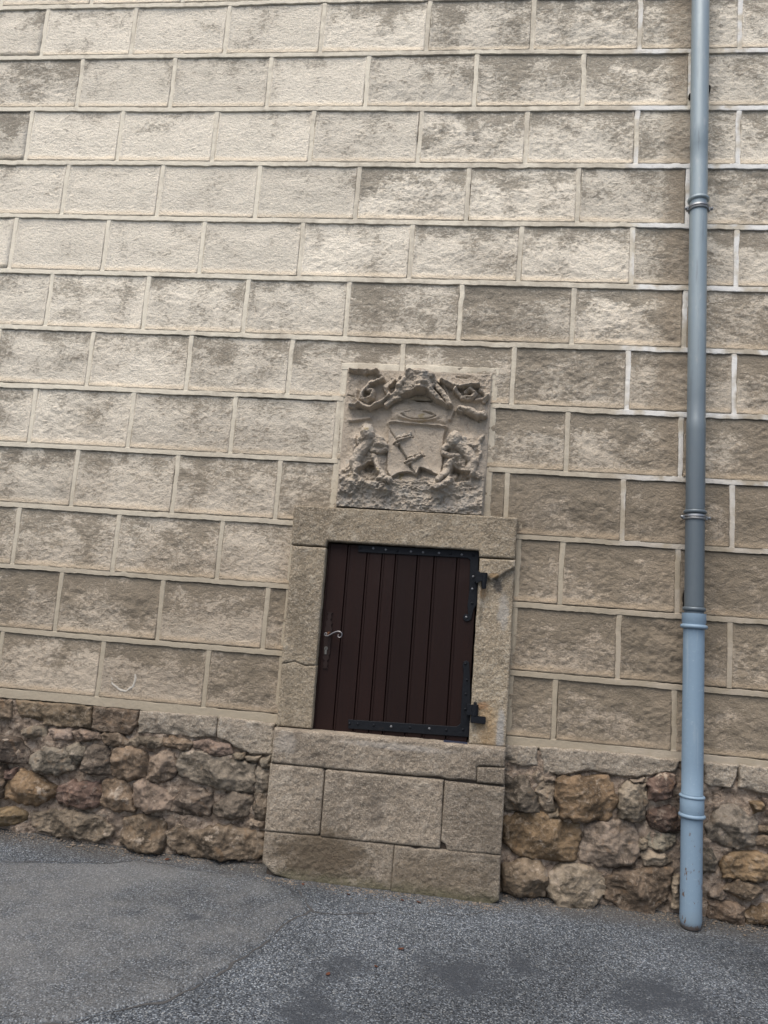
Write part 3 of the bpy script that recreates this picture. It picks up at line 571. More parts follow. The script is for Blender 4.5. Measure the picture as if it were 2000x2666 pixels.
def mat_cast():
    m = NT('pale_blue_paint')
    x, y, z = m.sep()
    n = m.noise(5, 5, .6, co=m.mapped((1, 1, .5))); f = m.noise(70, 5, .65)
    c = m.mix(n, (.175, .255, .335), (.22, .305, .385))
    c = m.mix(m.mul(m.ramp(f, .60, .70), .25), c, (.42, .48, .53))
    low = m.ramp(m.add(z, m.mul(m.noise(18, 5, .65), .22)), .26, .06)
    c = m.mix(m.mul(low, .6), c, (.20, .25, .28))
    chip = m.mul(m.ramp(m.noise(28, 5, .68, co=m.mapped((1.5, 1.5, .55))), .625, .645), m.ramp(z, .70, .1))
    c = m.mix(m.mul(m.ramp(m.noise(8, 5, .65, .3, co=m.mapped((6, 6, .3))), .56, .70), .4), c, (.33, .39, .43))
    c = m.mix(chip, c, (.12, .075, .05))
    foot = m.ramp(m.add(z, m.mul(f, .05)), .062, .045)
    c = m.mix(m.mul(foot, .8), c, (.12, .075, .045))
    return m.finish(c, .48, [(f, .25, .003), (chip, -.4, .002)], spec=.4)

def flat_mat(name, c, rough=.7, metal=0.0, var=.25, sc=40):
    m = NT(name); n = m.noise(sc, 4, .6)
    col = m.mix(n, tuple(k * (1 - var) for k in c), tuple(k * (1 + var) for k in c))
    return m.finish(col, rough, [(n, .3, .003)], metal=metal)

M_BLOCK = mat_block(); M_JOINT = mat_joint(); M_RUB = mat_rubble(); M_RMORT = mat_rubble_mortar()
M_FRAME = mat_granite('door_granite', (.345, .285, .203), (.148, .122, .088), (.53, .47, .375),
    rust_and_tints=[(2.565, .72, .055, .12, (.36, .24, .12), .55), (2.545, .80, .03, .02, (.25, .12, .05), .55), (2.52, 1.29, .02, .05, (.33, .19, .08), .5),
          (2.578, 1.325, .028, .045, (.055, .052, .05), .85), (2.56, 1.365, .03, .014, (.36, .22, .09), .5), (2.61, 1.2, .03, .09, (.36, .345, .315), .6), (2.625, .70, .02, .11, (.34, .33, .31), .8)])
M_BASE = mat_granite('base_granite', (.285, .238, .182), (.120, .099, .076), (.45, .395, .32), mossy=True,
    rust_and_tints=[(1.90, .13, .26, .13, (.10, .076, .05), .8), (2.38, .10, .28, .10, (.14, .11, .075), .5), (2.12, .33, .05, .09, (.12, .10, .08), .5), (2.20, .60, .30, .018, (.42, .38, .33), .6), (1.70, .57, .06, .06, (.38, .345, .30), .5)])  # pale strip near the sill top puts the light it catches into the colour
M_SLAB = mat_granite('plinth_stone', (.35, .30, .235), (.17, .14, .108), (.50, .45, .375))
M_ARMS = mat_arms()
M_ASPH = mat_asphalt('asphalt', False); M_PATCH = mat_asphalt('dusty_asphalt', True)
M_WOOD = mat_wood(); M_IRON = mat_iron(); M_ZINC = mat_zinc(); M_CAST = mat_cast()
M_STEEL = flat_mat('worn_steel', (.27, .28, .29), .45, .8)
M_HANDLE = flat_mat('handle_iron', (.15, .145, .15), .48, .8)
M_BRASS = flat_mat('dull_nickel', (.16, .155, .14), .5, .6)
M_CRACK = flat_mat('dirt_filled_crack', (.070, .069, .068), .95)
M_DARK = flat_mat('cavity_shade', (.012, .010, .009), .95)  # near-black colour in place of shade inside holes and gaps
M_GAP = flat_mat('dirty_joint', (.075, .06, .048), .97)
M_RUST = flat_mat('rusty_iron', (.11, .05, .025), .9)
M_PLATE = flat_mat('browned_iron', (.020, .011, .009), .6)
M_LEAF = flat_mat('dead_leaf', (.105, .042, .024), .75, 0, .5, 90)
M_WHITE = flat_mat('scraped_lime', (.47, .435, .375), .95)
M_SCREW = flat_mat('rivet_steel', (.16, .165, .175), .5, .7)
M_SLATE = flat_mat('blue_sheet', (.03, .036, .06), .5)

# ------------------------------------------------------------------ the ground
def ground_z(x, y):
    d = np.maximum(-np.asarray(y, float), 0)
    z = .006 + .024 * np.exp(-d / .07) - .012 * d
    z = z + .035 * np.clip(1.1 - x, 0, 4) * np.exp(-d / .8)
    z = z + .006 * fbm(x * 1.3, y * 1.3, 3.0, 3) + .003 * fbm(x * 7, y * 7, 5.0, 3)
    return z

def grid_axis(lo, hi, a, b, fine, coarse):
    return np.unique(np.round(np.concatenate([np.arange(lo, a, coarse), np.arange(a, b, fine), np.arange(b, hi + .01, coarse)]), 4))

def sheet(name, xs, ys, zf):
    gx, gy = np.meshgrid(xs, ys); px, py = gx.ravel(), gy.ravel()
    i = np.arange(px.size).reshape(gx.shape)
    Q = np.stack([i[:-1, :-1].ravel(), i[:-1, 1:].ravel(), i[1:, 1:].ravel(), i[1:, :-1].ravel()], 1)
    return make_mesh(name, np.stack([px, py, zf(px, py)], 1), Q)

xs = grid_axis(-60, 64, -.6, 5.0, .025, 2.0); ys = grid_axis(-60, .18, -2.4, .18, .025, 2.0)
road = obj('road', sheet('road', xs, ys, ground_z), M_ASPH)
road['kind'] = 'structure'

patch_poly = rough_outline(PATCH, .05, .012, 3)
def patch_mesh():
    P = patch_poly
    x0, y0 = P.min(0); x1, y1 = P.max(0); cell = .018
    gx, gy = np.meshgrid(np.arange(x0, x1 + cell, cell), np.arange(y0, y1 + cell, cell))
    px, py = gx.ravel(), gy.ravel(); sd, bx, by = poly_sdf(px, py, P)
    ins = sd > cell * .3
    i = np.arange(px.size).reshape(gx.shape)
    Q = np.stack([i[:-1, :-1].ravel(), i[:-1, 1:].ravel(), i[1:, 1:].ravel(), i[1:, :-1].ravel()], 1)
    Q = Q[ins[Q].any(1)]
    px = np.where(ins, px, bx); py = np.where(ins, py, by); sd = np.where(ins, sd, 0)
    used = np.unique(Q); r = -np.ones(px.size, np.int64); r[used] = np.arange(len(used))
    px, py, sd = px[used], py[used], sd[used]
    return make_mesh('asphalt_patch', np.stack([px, py, ground_z(px, py) - .006 + .013 * sstep(0, .03, sd)], 1), r[Q])
patch = obj('asphalt_patch', patch_mesh(), M_PATCH); patch['kind'] = 'structure'

def ribbon(name, pts, w, seed, lift, mat, parent):
    P = np.array(pts, float); out = []
    for a, b in zip(P[:-1], P[1:]):
        n = max(2, int(np.hypot(*(b - a)) / .012))
        out += [a + (b - a) * k / n for k in range(n)]
    out = np.array(out + [P[-1]])
    out[:, 0] += .010 * vnoise(out[:, 0] * 22, out[:, 1] * 22, seed); out[:, 1] += .010 * vnoise(out[:, 0] * 22, out[:, 1] * 22, seed + 4)
    t = np.gradient(out, axis=0); t /= np.linalg.norm(t, axis=1)[:, None] + 1e-9
    nrm = np.stack([-t[:, 1], t[:, 0]], 1)
    ww = w * np.clip(.25 + 1.1 * fbm(out[:, 0] * 14, out[:, 1] * 14, seed + 8, 3) + .35, .05, 1.3)[:, None]
    A, B = out + nrm * ww, out - nrm * ww
    AB = np.concatenate([A, B]); n = len(A)
    V = np.stack([AB[:, 0], AB[:, 1], ground_z(AB[:, 0], AB[:, 1]) + lift], 1)
    F = np.array([(k, k + 1, n + k + 1, n + k) for k in range(n - 1)])
    return obj(name, make_mesh(name, V, F), mat, parent)
ribbon('crack', [tuple(p) for p in PATCH[7:18]], .0055, 1, .0015, M_CRACK, road)  # flat dark ribbons laid on the asphalt in place of grooves
ribbon('crack', CRACK, .0028, 2, .0015, M_CRACK, road)
ribbon('crack', [tuple(p) for p in PATCH[1:5]], .003, 3, .0015, M_CRACK, road)
ribbon('crack', [PATCH[6], PATCH[7]], .005, 4, .0015, M_CRACK, road)

# ------------------------------------------------------------------ the building wall: facing of rock-faced blocks over a rubble plinth
wall = empty('building_wall', 'pale rock-faced block wall on a rubble stone plinth', 'wall', (0, 0, 0))
TOP, HC, FOOT = 4.25, .30, .648
LINES = [TOP - HC * i for i in range(-3, 12)] + [.668]     # joint lines of courses -2 .. 12
JW = .0118                                                   # half a joint
ODD = [-2.07, -1.55, -1.03, -.505, .02, .522, 1.030, 1.535, 2.077, 2.597, 3.113, 3.578, 4.10, 4.62, 5.14, 5.66, 6.18]
EVEN = [-2.33, -1.81, -1.29, -.77, -.255, .262, .772, 1.285, 1.790, 2.333, 2.855, 3.355, 3.86, 4.38, 4.90, 5.42, 5.94]

def wall_y(x, z):                   # the facing is not quite true
    return .004 * vnoise(x * .9, z * .9, 2.2)

# joint ribbons and backing (one continuous mortar bed)
JV, JF = [], []
def strip(x0, x1, z0, z1, along, seed, dy=0.0):
    n = max(2, int((x1 - x0 if along == 'x' else z1 - z0) / .012)); base = sum(len(a) for a in JV)
    prof = [(-1, .020), (-1.0, -.0016), (-.90, -.0028), (0, -.0030), (.88, -.0028), (1.06, -.0012), (1.1, .020)] if along == 'x' else [(-1.1, .020), (-1.06, .0020), (-.85, -.0012), (0, -.0018), (.85, -.0012), (1.06, .0020), (1.1, .020)]
    t = np.linspace(0, 1, n + 1)
    rows = []
    for u, yy in prof:
        if along == 'x':
            X = x0 + (x1 - x0) * t; Z = np.full_like(X, (z0 + z1) / 2 + u * (z1 - z0) / 2)
            Z = Z + .0022 * vnoise(X * 16, Z * 9, seed) + .0018 * vnoise(X * 55, Z * 9, seed + 6) + .005 * vnoise(X * 1.3, Z * 0, seed + 3)
        else:
            Z = z0 + (z1 - z0) * t; X = np.full_like(Z, (x0 + x1) / 2 + u * (x1 - x0) / 2)
            X = X + .0026 * vnoise(X * 9, Z * 16, seed) + .0018 * vnoise(X * 9, Z * 55, seed + 6) + .003 * vnoise(X * 2, Z * 2.5, seed + 3)
        Y = yy + (.0012 * fbm(X * 30, Z * 30, seed, 3) if yy < .01 else 0) + wall_y(X, Z)
        rows.append(np.stack([X, Y + dy + (.0004 if along == 'z' and yy < .01 else 0), Z], 1))
    V = np.concatenate(rows); k = n + 1
    F = [(base + i * k + j, base + i * k + j + 1, base + (i + 1) * k + j + 1, base + (i + 1) * k + j) for i in range(len(prof) - 1) for j in range(n)]
    JV.append(V); JF.extend(F)

X0, X1 = -2.3, 6.1
SX0, SX1 = 1.665, 2.625              # where the door surround interrupts the facing
PX0, PX1, PZ0, PZ1 = 1.818, 2.500, 1.640, 2.300
blocks = []
for ci in range(len(LINES) - 1):
    z1, z0 = LINES[ci], LINES[ci + 1]
    course = ci - 2
    js = [j for j in (ODD if course % 2 else EVEN)]
    js = [X0] + [j for j in js if X0 + .1 < j < X1 - .1] + [X1]
    for a, b in zip(js[:-1], js[1:]):
        xa, xb = a + JW, b - JW
        if z1 < 1.60:                 # the courses the door surround cuts through
            parts = []
            if xa < SX0 - .02: parts.append((xa, min(xb, SX0)))
            if xb > SX1 + .02: parts.append((max(xa, SX1), xb))
        else: parts = [(xa, xb)]
        for p in parts:
            if p[1] - p[0] > .02: blocks.append((course, p[0], p[1], z0 + JW, z1 - JW))
    for j in js[1:-1]:
        if PX0 - .01 < j < PX1 + .01 and z0 < PZ1 and z1 > PZ0:
            if z1 > PZ1 + .04: strip(j - JW, j + JW, PZ1 + .02, z1 - JW * .8, 'z', course * 7.1 + j)
            continue
        if z1 < 1.60 and SX0 - .02 < j < SX1 + .02: continue
        strip(j - JW, j + JW, z0 + JW * .8, z1 - JW * .8, 'z', course * 7.1 + j)
    if course < 12:
        zz = z0
        if zz < 1.60:
            strip(X0, SX0, zz - JW, zz + JW, 'x', course * 3.3); strip(SX1, X1, zz - JW, zz + JW, 'x', course * 3.3 + 1)
        elif zz < PZ1: strip(X0, PX0 - .01, zz - JW, zz + JW, 'x', course * 3.3); strip(PX1 + .01, X1, zz - JW, zz + JW, 'x', course * 3.3)
        else: strip(X0, X1, zz - JW, zz + JW, 'x', course * 3.3)
# plain band closing the facing above the plinth, and margins round the carved panel
strip(X0, SX0 - .03, FOOT - .014, .676, 'x', 77.0); strip(SX1 + .03, X1, FOOT - .014, .676, 'x', 78.0)
strip(PX0 - .030, PX0 + .004, PZ0 - .02, PZ1 + .02, 'z', 81.0, .0012); strip(PX1 - .004, PX1 + .030, PZ0 - .02, PZ1 + .02, 'z', 82.0, .0012)
strip(PX0 - .030, PX1 + .030, PZ1 - .004, PZ1 + .028, 'x', 83.0, .0012)
# margin beside the right jamb
strip(2.648, 2.672, FOOT, 1.64, 'z', 84.0, .001); strip(1.618, 1.645, FOOT, 1.62, 'z', 85.0, .001)
bed = MB()
for (a, b, c, d) in ((X0, 1.70, .60, 1.55), (2.60, X1, .60, 1.55), (X0, X1, 1.55, LINES[0])): bed.box(a, b, .034, .30, c, d)
nb = sum(len(a) for a in JV)
JV.append(np.array(bed.v)); JF += [tuple(nb + k for k in f) for f in bed.f]
facing = obj('block_facing', make_mesh('block_facing', np.concatenate(JV), np.array(JF), False), M_JOINT, wall)

# dirt of each block, with the light's fade from the upper left painted in
def grime_shade_of(course, x):
    g = .08 + .38 * float(sstep(1.3, 2.3, np.array(x))) + .05 * max(0, course - 5)
    if x < .15 and course < 4: g += .34
    elif x < 1.75 and course < 6: g -= .10
    if x > 2.5 and course >= 8: g += .10
    if course >= 8: g += .14
    elif course >= 6: g += .06
    return min(.95, g + random.uniform(-.09, .09))

CH = math.radians(28)
for bi, (course, xa, xb, za, zb) in enumerate(blocks):
    mid = (xa + xb) / 2
    vis = -.1 < mid < 4.3 and course >= 0
    seed = bi * 1.37 + 3
    g = grime_shade_of(course, mid)
    ang = CH + random.uniform(-.25, .3)
    amp = random.uniform(.8, 1.2) * (.30 + 1.15 * min(g, .75))
    def yf(x, z, s, xa=xa, xb=xb, za=za, zb=zb, seed=seed, ang=ang, amp=amp):
        t = (z - za) / (zb - za)
        u = x * math.cos(ang) - z * math.sin(ang); w = x * math.sin(ang) + z * math.cos(ang)
        n1 = fbm(u * 9, w * 20, seed, 4, .58); n2 = fbm(x * 38, z * 55, seed + 5, 3, .6); n3 = fbm(x * 4, z * 5, seed + 9, 2)
        n4 = fbm(x * 120, z * 130, seed + 11, 2, .6)
        y = .0062 - .0040 * sstep(.97, .50, t) - .0052 * sstep(.14, .0, t) - .004 * sstep(.018, 0, x - xa) - .004 * sstep(.018, 0, xb - x)
        k = sstep(1.0, .70, t + .25 * n3) * sstep(0, .03, s)
        y = y - (.0070 * n1 + .0048 * n2 + .0027 * n4) * amp * (.30 + .70 * k) * (.4 + .6 * sstep(.0, .12, t)) - .004 * n3 * sstep(0, .05, s)
        return np.clip(y, -.0032, .030) + wall_y(x, z)
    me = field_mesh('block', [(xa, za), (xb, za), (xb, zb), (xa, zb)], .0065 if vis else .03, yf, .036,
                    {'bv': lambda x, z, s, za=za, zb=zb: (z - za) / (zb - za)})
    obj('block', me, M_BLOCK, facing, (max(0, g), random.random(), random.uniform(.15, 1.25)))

# a scraped crescent, three bracket holes
sc = MB(); pts = [(p[0], .002, p[1]) for p in SCRAPE]
fine = []
for a, b in zip(pts[:-1], pts[1:]):
    for k in range(5):
        t = k / 5; fine.append(tuple(np.array(a) * (1 - t) + np.array(b) * t))
fine.append(pts[-1])
fine = [(p[0] + .0015 * math.sin(i * .9), p[1] + .003, p[2] + .0015 * math.cos(i * .7)) for i, p in enumerate(fine)]
sc.tube(fine, [.0035 + .0055 * math.sin(math.pi * i / (len(fine) - 1)) * (.85 + .15 * math.sin(i * 1.1)) for i in range(len(fine))], 7, .8)
obj('mortar_smear', sc.mesh('mortar_smear', True), M_WHITE, facing)

# rubble plinth -------------------------------------------------------------
def rub_y(x, z):
    return .009 - .036 * fbm(x * 10, z * 13, 4.4, 5, .6) - .012 * fbm(x * 34, z * 38, 8.8, 3, .6, True)
px_ = grid_axis(-2.3, 6.1, .1, 4.0, .010, .04); pz_ = np.arange(-.12, .631, .010)
gx, gz = np.meshgrid(px_, pz_); ii = np.arange(gx.size).reshape(gx.shape)
me = make_mesh('rubble_plinth', np.stack([gx.ravel(), rub_y(gx.ravel(), gz.ravel()), gz.ravel()], 1),
               np.stack([ii[:-1, :-1].ravel(), ii[:-1, 1:].ravel(), ii[1:, 1:].ravel(), ii[1:, :-1].ravel()], 1))
plinth = obj('rubble_plinth', me, M_RMORT, wall)

TINT = {'b': (.168, .126, .088), 'g': (.178, .152, .118), 'l': (.222, .178, .132), 'o': (.180, .126, .074), 'r': (.135, .088, .070), 'd': (.115, .092, .072), 'p': (.205, .156, .120)}
def stone_mesh(poly, seed, slab=False, coarse=False):
    P0 = np.array(poly); size = min(np.ptp(P0[:, 0]), np.ptp(P0[:, 1]))
    if not slab:
        c0 = P0.mean(0); v = P0 - c0; P0 = c0 + v * (1 + .010 / np.maximum(.02, np.linalg.norm(v, axis=1)))[:, None]
    P = rough_outline(P0, .009, .0035 if slab else .0085, seed, 0)
    c = P.mean(0)
    rng = np.random.default_rng(int(seed * 10) + 1)
    hmax = min(.055, .019 + .23 * size) * rng.uniform(.8, 1.2)
    planes = []
    for k in range(9):
        a = rng.uniform(0, 2 * math.pi); sl = rng.uniform(.15, .85); d0 = rng.uniform(-.05, .42) * size
        planes.append((math.cos(a) * sl, math.sin(a) * sl, d0 * sl))
    tilt = rng.uniform(-.25, .25, 2)
    def yf(x, z, s):
        if slab:
            h = .014 + .006 * fbm(x * 14, z * 20, seed, 4, .55) + .005 * fbm(x * 55, z * 65, seed + 2, 3)
            h = h - .022 * sstep(.10, .5, fbm(x * 7, z * 9, seed + 8, 3)) * sstep(.05, .015, z - P[:, 1].min())
            return -(h - edge_round(s, .009))
        X, Z = x + .010 * fbm(x * 20, z * 20, seed + 1, 2), z + .010 * fbm(x * 20, z * 20, seed + 2, 2)
        cap = hmax + tilt[0] * (X - c[0]) + tilt[1] * (Z - c[1])
        for (px_, pz_, of) in planes: cap = np.minimum(cap, hmax + of - (px_ * (X - c[0]) + pz_ * (Z - c[1])))
        cap = np.maximum(cap, .30 * hmax)
        e = np.clip(s / min(.016, .26 * size), 0, 1); edge = np.sqrt(e * (2 - e))
        h = cap * (.02 + .98 * edge)
        h = h + (.012 * fbm(x * 15, z * 19, seed, 4, .6) + .008 * fbm(x * 26, z * 30, seed + 4, 3, .6, True) + .0045 * fbm(x * 70, z * 75, seed + 6, 3, .6)) * (.25 + .75 * edge)
        return -h
    return field_mesh('stone', P, .03 if coarse else max(.0032, min(.0055, size / 26)), yf, .06)

def jitter_tint(k):
    f = random.uniform(.84, 1.12); return tuple(min(1, v * f * random.uniform(.975, 1.025)) for v in TINT[k])
for i, (k, p) in enumerate(SLABS):
    f = random.uniform(.9, 1.1)
    o = obj('plinth_slab', stone_mesh(p, 100 + i * 3.7, True), M_SLAB if k in 'lb' and i > 2 else M_RUB, plinth, jitter_tint(k))
for i, (k, p) in enumerate(STONES):
    obj('stone', stone_mesh(p, 200 + i * 2.9), M_RUB, plinth, jitter_tint(k))
# the same masonry carries on beyond the picture's edges
for i, (k, p) in enumerate(STONES):
    if not .3 < min(q[0] for q in p) < 1.6: continue
    for dx, lim in ((-1.42, lambda a, b: b < .20), (2.55 + .75, lambda a, b: a > 3.80)):
        q = [(a + dx, b) for a, b in p]
        if lim(min(a for a, b in q), max(a for a, b in q)): obj('stone', stone_mesh(q, 400 + i * 2.3, coarse=True), M_RUB, plinth, jitter_tint(k))
for i, (k, p) in enumerate(SLABS[1:4]):
    for dx in (-1.30, 3.55): obj('plinth_slab', stone_mesh([(a + dx, b) for a, b in p], 500 + i * 3.1, True, True), M_RUB, plinth, jitter_tint(k))

# ------------------------------------------------------------------ stone door surround
sur = empty('door_surround', 'granite surround of the small door with sill and stacked base blocks', 'door surround', (2.145, -.09, 0))
def dressed(name, poly, front, back, mat, seed, rnd=.006, rough=.0058, cell=.0055, extra=None, jit=.0016):
    P = rough_outline(poly, .014, jit, seed)
    def yf(x, z, s):
        h = rough * (.65 * fbm(x * 62, z * 70, seed, 3, .65) + .35 * fbm(x * 22, z * 22, seed + 1, 3)) + .0022 * fbm(x * 6, z * 6, seed + 3, 2)
        y = front - h * sstep(0, .02, s) + edge_round(s, rnd)
        if extra is not None: y = y + extra(x, z, s)
        return y
    return child(name, field_mesh(name, P, cell, yf, back), mat, sur)
dressed('lintel', [(1.633, 1.443), (1.795, 1.444), (1.799, 1.470), (2.489, 1.473), (2.492, 1.443), (2.648, 1.446), (2.650, 1.630), (1.632, 1.625)], -.050, .09, M_FRAME, 11, .006)
dressed('jamb', [(1.640, .905), (1.70, .920), (1.75, .906), (1.798, .912), (1.797, 1.438), (1.640, 1.437)], -.050, .09, M_FRAME, 13, .004)
dressed('jamb', [(1.643, .632), (1.802, .636), (1.799, .9105), (1.75, .9045), (1.70, .9180), (1.641, .9030)], -.0485, .09, M_FRAME, 15, .004)
# the right jamb has lost a flake under a sloping break
def flake(x, z, s):
    edge = 1.352 + .62 * (x - 2.565) + .004 * vnoise(x * 70, z * 0, 2.0)
    edge = np.where(x < 2.545, 1.350 + .25 * (2.545 - x), edge)
    return .020 * sstep(.004, -.004, z - edge) * sstep(1.02, 1.28, z) * sstep(2.500, 2.525, x)
dressed('jamb', [(2.493, .634), (2.652, .636), (2.650, 1.440), (2.493, 1.437)], -.050, .09, M_FRAME, 17, .007, extra=flake)
dressed('sill', SILL, -.090, .09, M_BASE, 19, .011, .0075)
def grow(p, d):
    q = np.array(p); c = q.mean(0); v = q - c
    return [tuple(a) for a in c + v * (1 + d / np.maximum(.03, np.abs(v)))]
for i, p in enumerate(BASE): dressed('base_block', grow(p, .0016), -.088 - .002 * (i % 2), .05, M_BASE, 21 + 3 * i, .0055, .0075)
gap = MB(); gap.box(1.665, 2.630, -.070, .05, -.05, .60); gap.box(1.655, 1.79, -.030, .06, .62, 1.60); gap.box(2.505, 2.640, -.026, .06, .62, 1.60)
child('joint_mortar', gap.mesh('joint_mortar'), M_GAP, sur)
back = MB(); back.box(1.78, 2.52, .075, .10, .60, 1.50)  # added dark board whose colour stands for shade behind the door
child('shade_backing', back.mesh('shade_backing'), M_DARK, sur)

# ------------------------------------------------------------------ carved panel
arms = empty('carved_stone_panel', 'weathered carved stone coat of arms set in the wall above the small door', 'stone relief', (2.158, 0, 1.64))
def arms_field():
    P = np.array(ARMS['quad']); x0, z0 = P.min(0); x1, z1 = P.max(0)
    n = 300
    gx, gz = np.meshgrid(np.linspace(PX0, PX1, n), np.linspace(PZ0 - .006, PZ1, n))
    wx = gx + .006 * fbm(gx * 16, gz * 16, 1.0, 3); wz = gz + .006 * fbm(gx * 16, gz * 16, 2.0, 3)
    sd = {k: poly_sdf(wx, wz, v)[0] for k, v in ARMS.items() if k not in ('quad', 'ridges', 'slots', 'limbs', 'ell', 'shield', 'bend', 'crown1', 'crown2')}
    nx_, nz_ = gx + .0012 * fbm(gx * 60, gz * 60, 1.0, 2), gz + .0012 * fbm(gx * 60, gz * 60, 2.0, 2)
    sd.update({k: poly_sdf(nx_, nz_, ARMS[k])[0] for k in ('shield', 'bend', 'crown1', 'crown2')})
    S = lambda k, e: sstep(-e * .3, e, sd[k])
    lump = fbm(gx * 30, gz * 30, 6.0, 4, .6); lump2 = fbm(gx * 70, gz * 70, 7.0, 3, .6); rid = fbm(gx * 38, gz * 38, 9.0, 3, .6, True)
    h = np.zeros_like(gx)
    h += .010 * S('helm', .02)
    for k in ('lsil', 'rsil'): h = np.maximum(h, (.024 + .012 * lump + .006 * rid) * sstep(-.030, .040, sd[k]))
    h = np.maximum(h, .024 * S('shield', .006))
    h += .010 * S('bend', .005) * S('shield', .004)
    for k in ('crown1', 'crown2'): h += .012 * S(k, .006) * (1 + .5 * lump2)
    rid2 = fbm(gx * 62, gz * 62, 19.0, 3, .6, True); cr = fbm(wx * 20, wz * 20, 23.0, 4, .65, True)
    h = np.maximum(h, (.022 + .036 * np.exp(-((gx - 2.175) / .085) ** 2) + .013 * lump + .008 * cr + .004 * rid2) * S('hat', .014))
    for k, H, e in (('lhead', .058, .030), ('lbody', .046, .026), ('lleg', .042, .018), ('rhead', .058, .030), ('rbody', .048, .026), ('rleg', .040, .016), ('rarm', .034, .018), ('rlimb', .026, .014), ('blob', .030, .018), ('lcrust', .026, .012)):
        h = np.maximum(h, (H * .62 + .014 * lump + .008 * cr + .004 * rid2 + .003 * lump2) * S(k, e * .8))
    for r, rad, H in ARMS['limbs']:
        d = line_dist(gx + .004 * lump, gz + .004 * lump2, r); t = np.clip(d / rad, 0, 1)
        h = np.maximum(h, (H + (.008 if rad > .0125 else 0) + rad * 1.0 * np.sqrt(1 - t * t) + .006 * lump + .003 * rid2) * (d < rad))
    for k, H in (('void', .045), ('lhollow', .040), ('rhollow', .036)): h -= H * S(k, .010)
    for r in ARMS['ridges']:
        d = line_dist(wx, wz, r); h += .016 * np.exp(-(d / .009) ** 2) * (.85 + .3 * lump)
    for r in ARMS['slots']:
        d = line_dist(wx, wz, r); h -= .0075 * np.exp(-(d / .0036) ** 2)
    c, ax, bz = [np.array(p) for p in ARMS['ell']]
    q = np.sqrt(((nx_ - c[0]) / abs(ax[0] - c[0])) ** 2 + ((nz_ - c[1]) / abs(bz[1] - c[1])) ** 2)
    h += .007 * np.exp(-((q - 1) / .16) ** 2)
    # flaking crust in the lowest fifth
    low = sstep(1.84, 1.74, gz + .03 * fbm(gx * 9, gz * 9, 3.3, 3))
    h += low * (.012 + .014 * np.round((fbm(gx * 9, gz * 22, 12.0, 4, .6) + 1) * 2.5) / 2.5 * .8 + .006 * lump2)
    cor = np.maximum(sstep(.22, .0, np.hypot(gx - PX0, gz - PZ1)), sstep(.26, .0, np.hypot(gx - PX1, gz - PZ1)))
    h += cor * .008 * np.clip(lump + .4 * rid, -.5, .8)
    plain = 1 - S('shield', .01) * .8
    h += plain * (.0022 * lump + .0012 * lump2) + .0008 * fbm(gx * 140, gz * 140, 3.0, 2)
    s = np.minimum.reduce([gx - PX0, PX1 - gx, PZ1 - gz, gz - PZ0 + .02])
    y = -.008 - h * 1.5 * sstep(0, .012, s) + edge_round(np.clip(s, 0, 1), .005)
    lab = np.zeros(gx.shape, int)
    lab[sd['hat'] > 0] = 1
    for k in ('lsil', 'lhead', 'lbody', 'lleg'): lab[(sd[k] > 0) & (lab != 1)] = 2
    for k in ('rsil', 'rhead', 'rbody', 'rleg', 'rarm', 'rlimb'): lab[sd[k] > 0] = 3
    lab[sd['shield'] > 0] = 4
    lab[((sd['crown1'] > 0) | (sd['crown2'] > 0)) & (lab == 4)] = 5
    V = np.stack([gx.ravel(), y.ravel(), gz.ravel()], 1)
    i = np.arange(n * n).reshape(n, n)
    Q = np.stack([i[:-1, :-1].ravel(), i[:-1, 1:].ravel(), i[1:, 1:].ravel(), i[1:, :-1].ravel()], 1)
    fl = lab[:-1, :-1].ravel()
    return V, Q, fl
V, Q, fl = arms_field()
made = {}
for k, nm in ((0, 'slab'), (1, 'crest'), (2, 'supporter'), (3, 'supporter'), (4, 'shield'), (5, 'crowns')):
    q = Q[fl == k]; used = np.unique(q); r = -np.ones(len(V), np.int64); r[used] = np.arange(len(used))
    o = obj(nm, make_mesh(nm, V[used], r[q]), M_ARMS)
    par = made[4] if k == 5 else arms
    o.parent = par; o.location = (-arms.location if par is arms else Vector((0, 0, 0)))
    made[k] = o

# ------------------------------------------------------------------ the small wooden door
door = empty('wooden_door', 'small dark brown plank door with black iron strap hinges', 'door', (2.145, .01, .628))
DX0, DX1, DZ0, DZ1 = 1.800, 2.487, .629, 1.464
edges = [DX0] + GROOVES + [DX1]
for a, b in zip(edges[:-1], edges[1:]):
    g = .0012
    prof = [(a + g, .040), (a + g, .0140), (a + g + .002, .010), (a + .0095, .010), (a + .0105, .0125), (a + .0120, .0125), (a + .013, .010), (b - g - .002, .010), (b - g, .0140), (b - g, .040)]
    V = [(x, y, z) for z in (DZ0 + random.uniform(0, .003), DZ1 - random.uniform(0, .003)) for x, y in prof]; k = len(prof)
    F = [(i, i + 1, k + i + 1, k + i) for i in range(k - 1)] + [(k - 1, 0, k, 2 * k - 1)]
    me = bpy.data.meshes.new('plank'); me.from_pydata(V, [], F + [tuple(range(k))[::-1], tuple(range(k, 2 * k))]); me.update()
    child('plank', me, M_WOOD, door)
def strap(name, poly, riv, ears):
    mb = MB(); mb.prism(poly, .0035, .0105)
    o = child(name, mb.mesh(name, False, .0012, 1), M_IRON, door)
    for (x, z) in riv:
        r = MB(); r.dome((x, .0037, z), .0062, .0046, 10, 3)
        q = obj('rivet', r.mesh('rivet', True), M_SCREW if random.random() < .3 else M_IRON, o)
    return o
st = strap('strap_hinge', STRAPT, RIVT, None)
kn = MB(); kn.prism([(2.484, 1.382), (2.500, 1.374), (2.531, 1.373), (2.531, 1.338), (2.500, 1.335), (2.484, 1.325)], -.038, -.022)
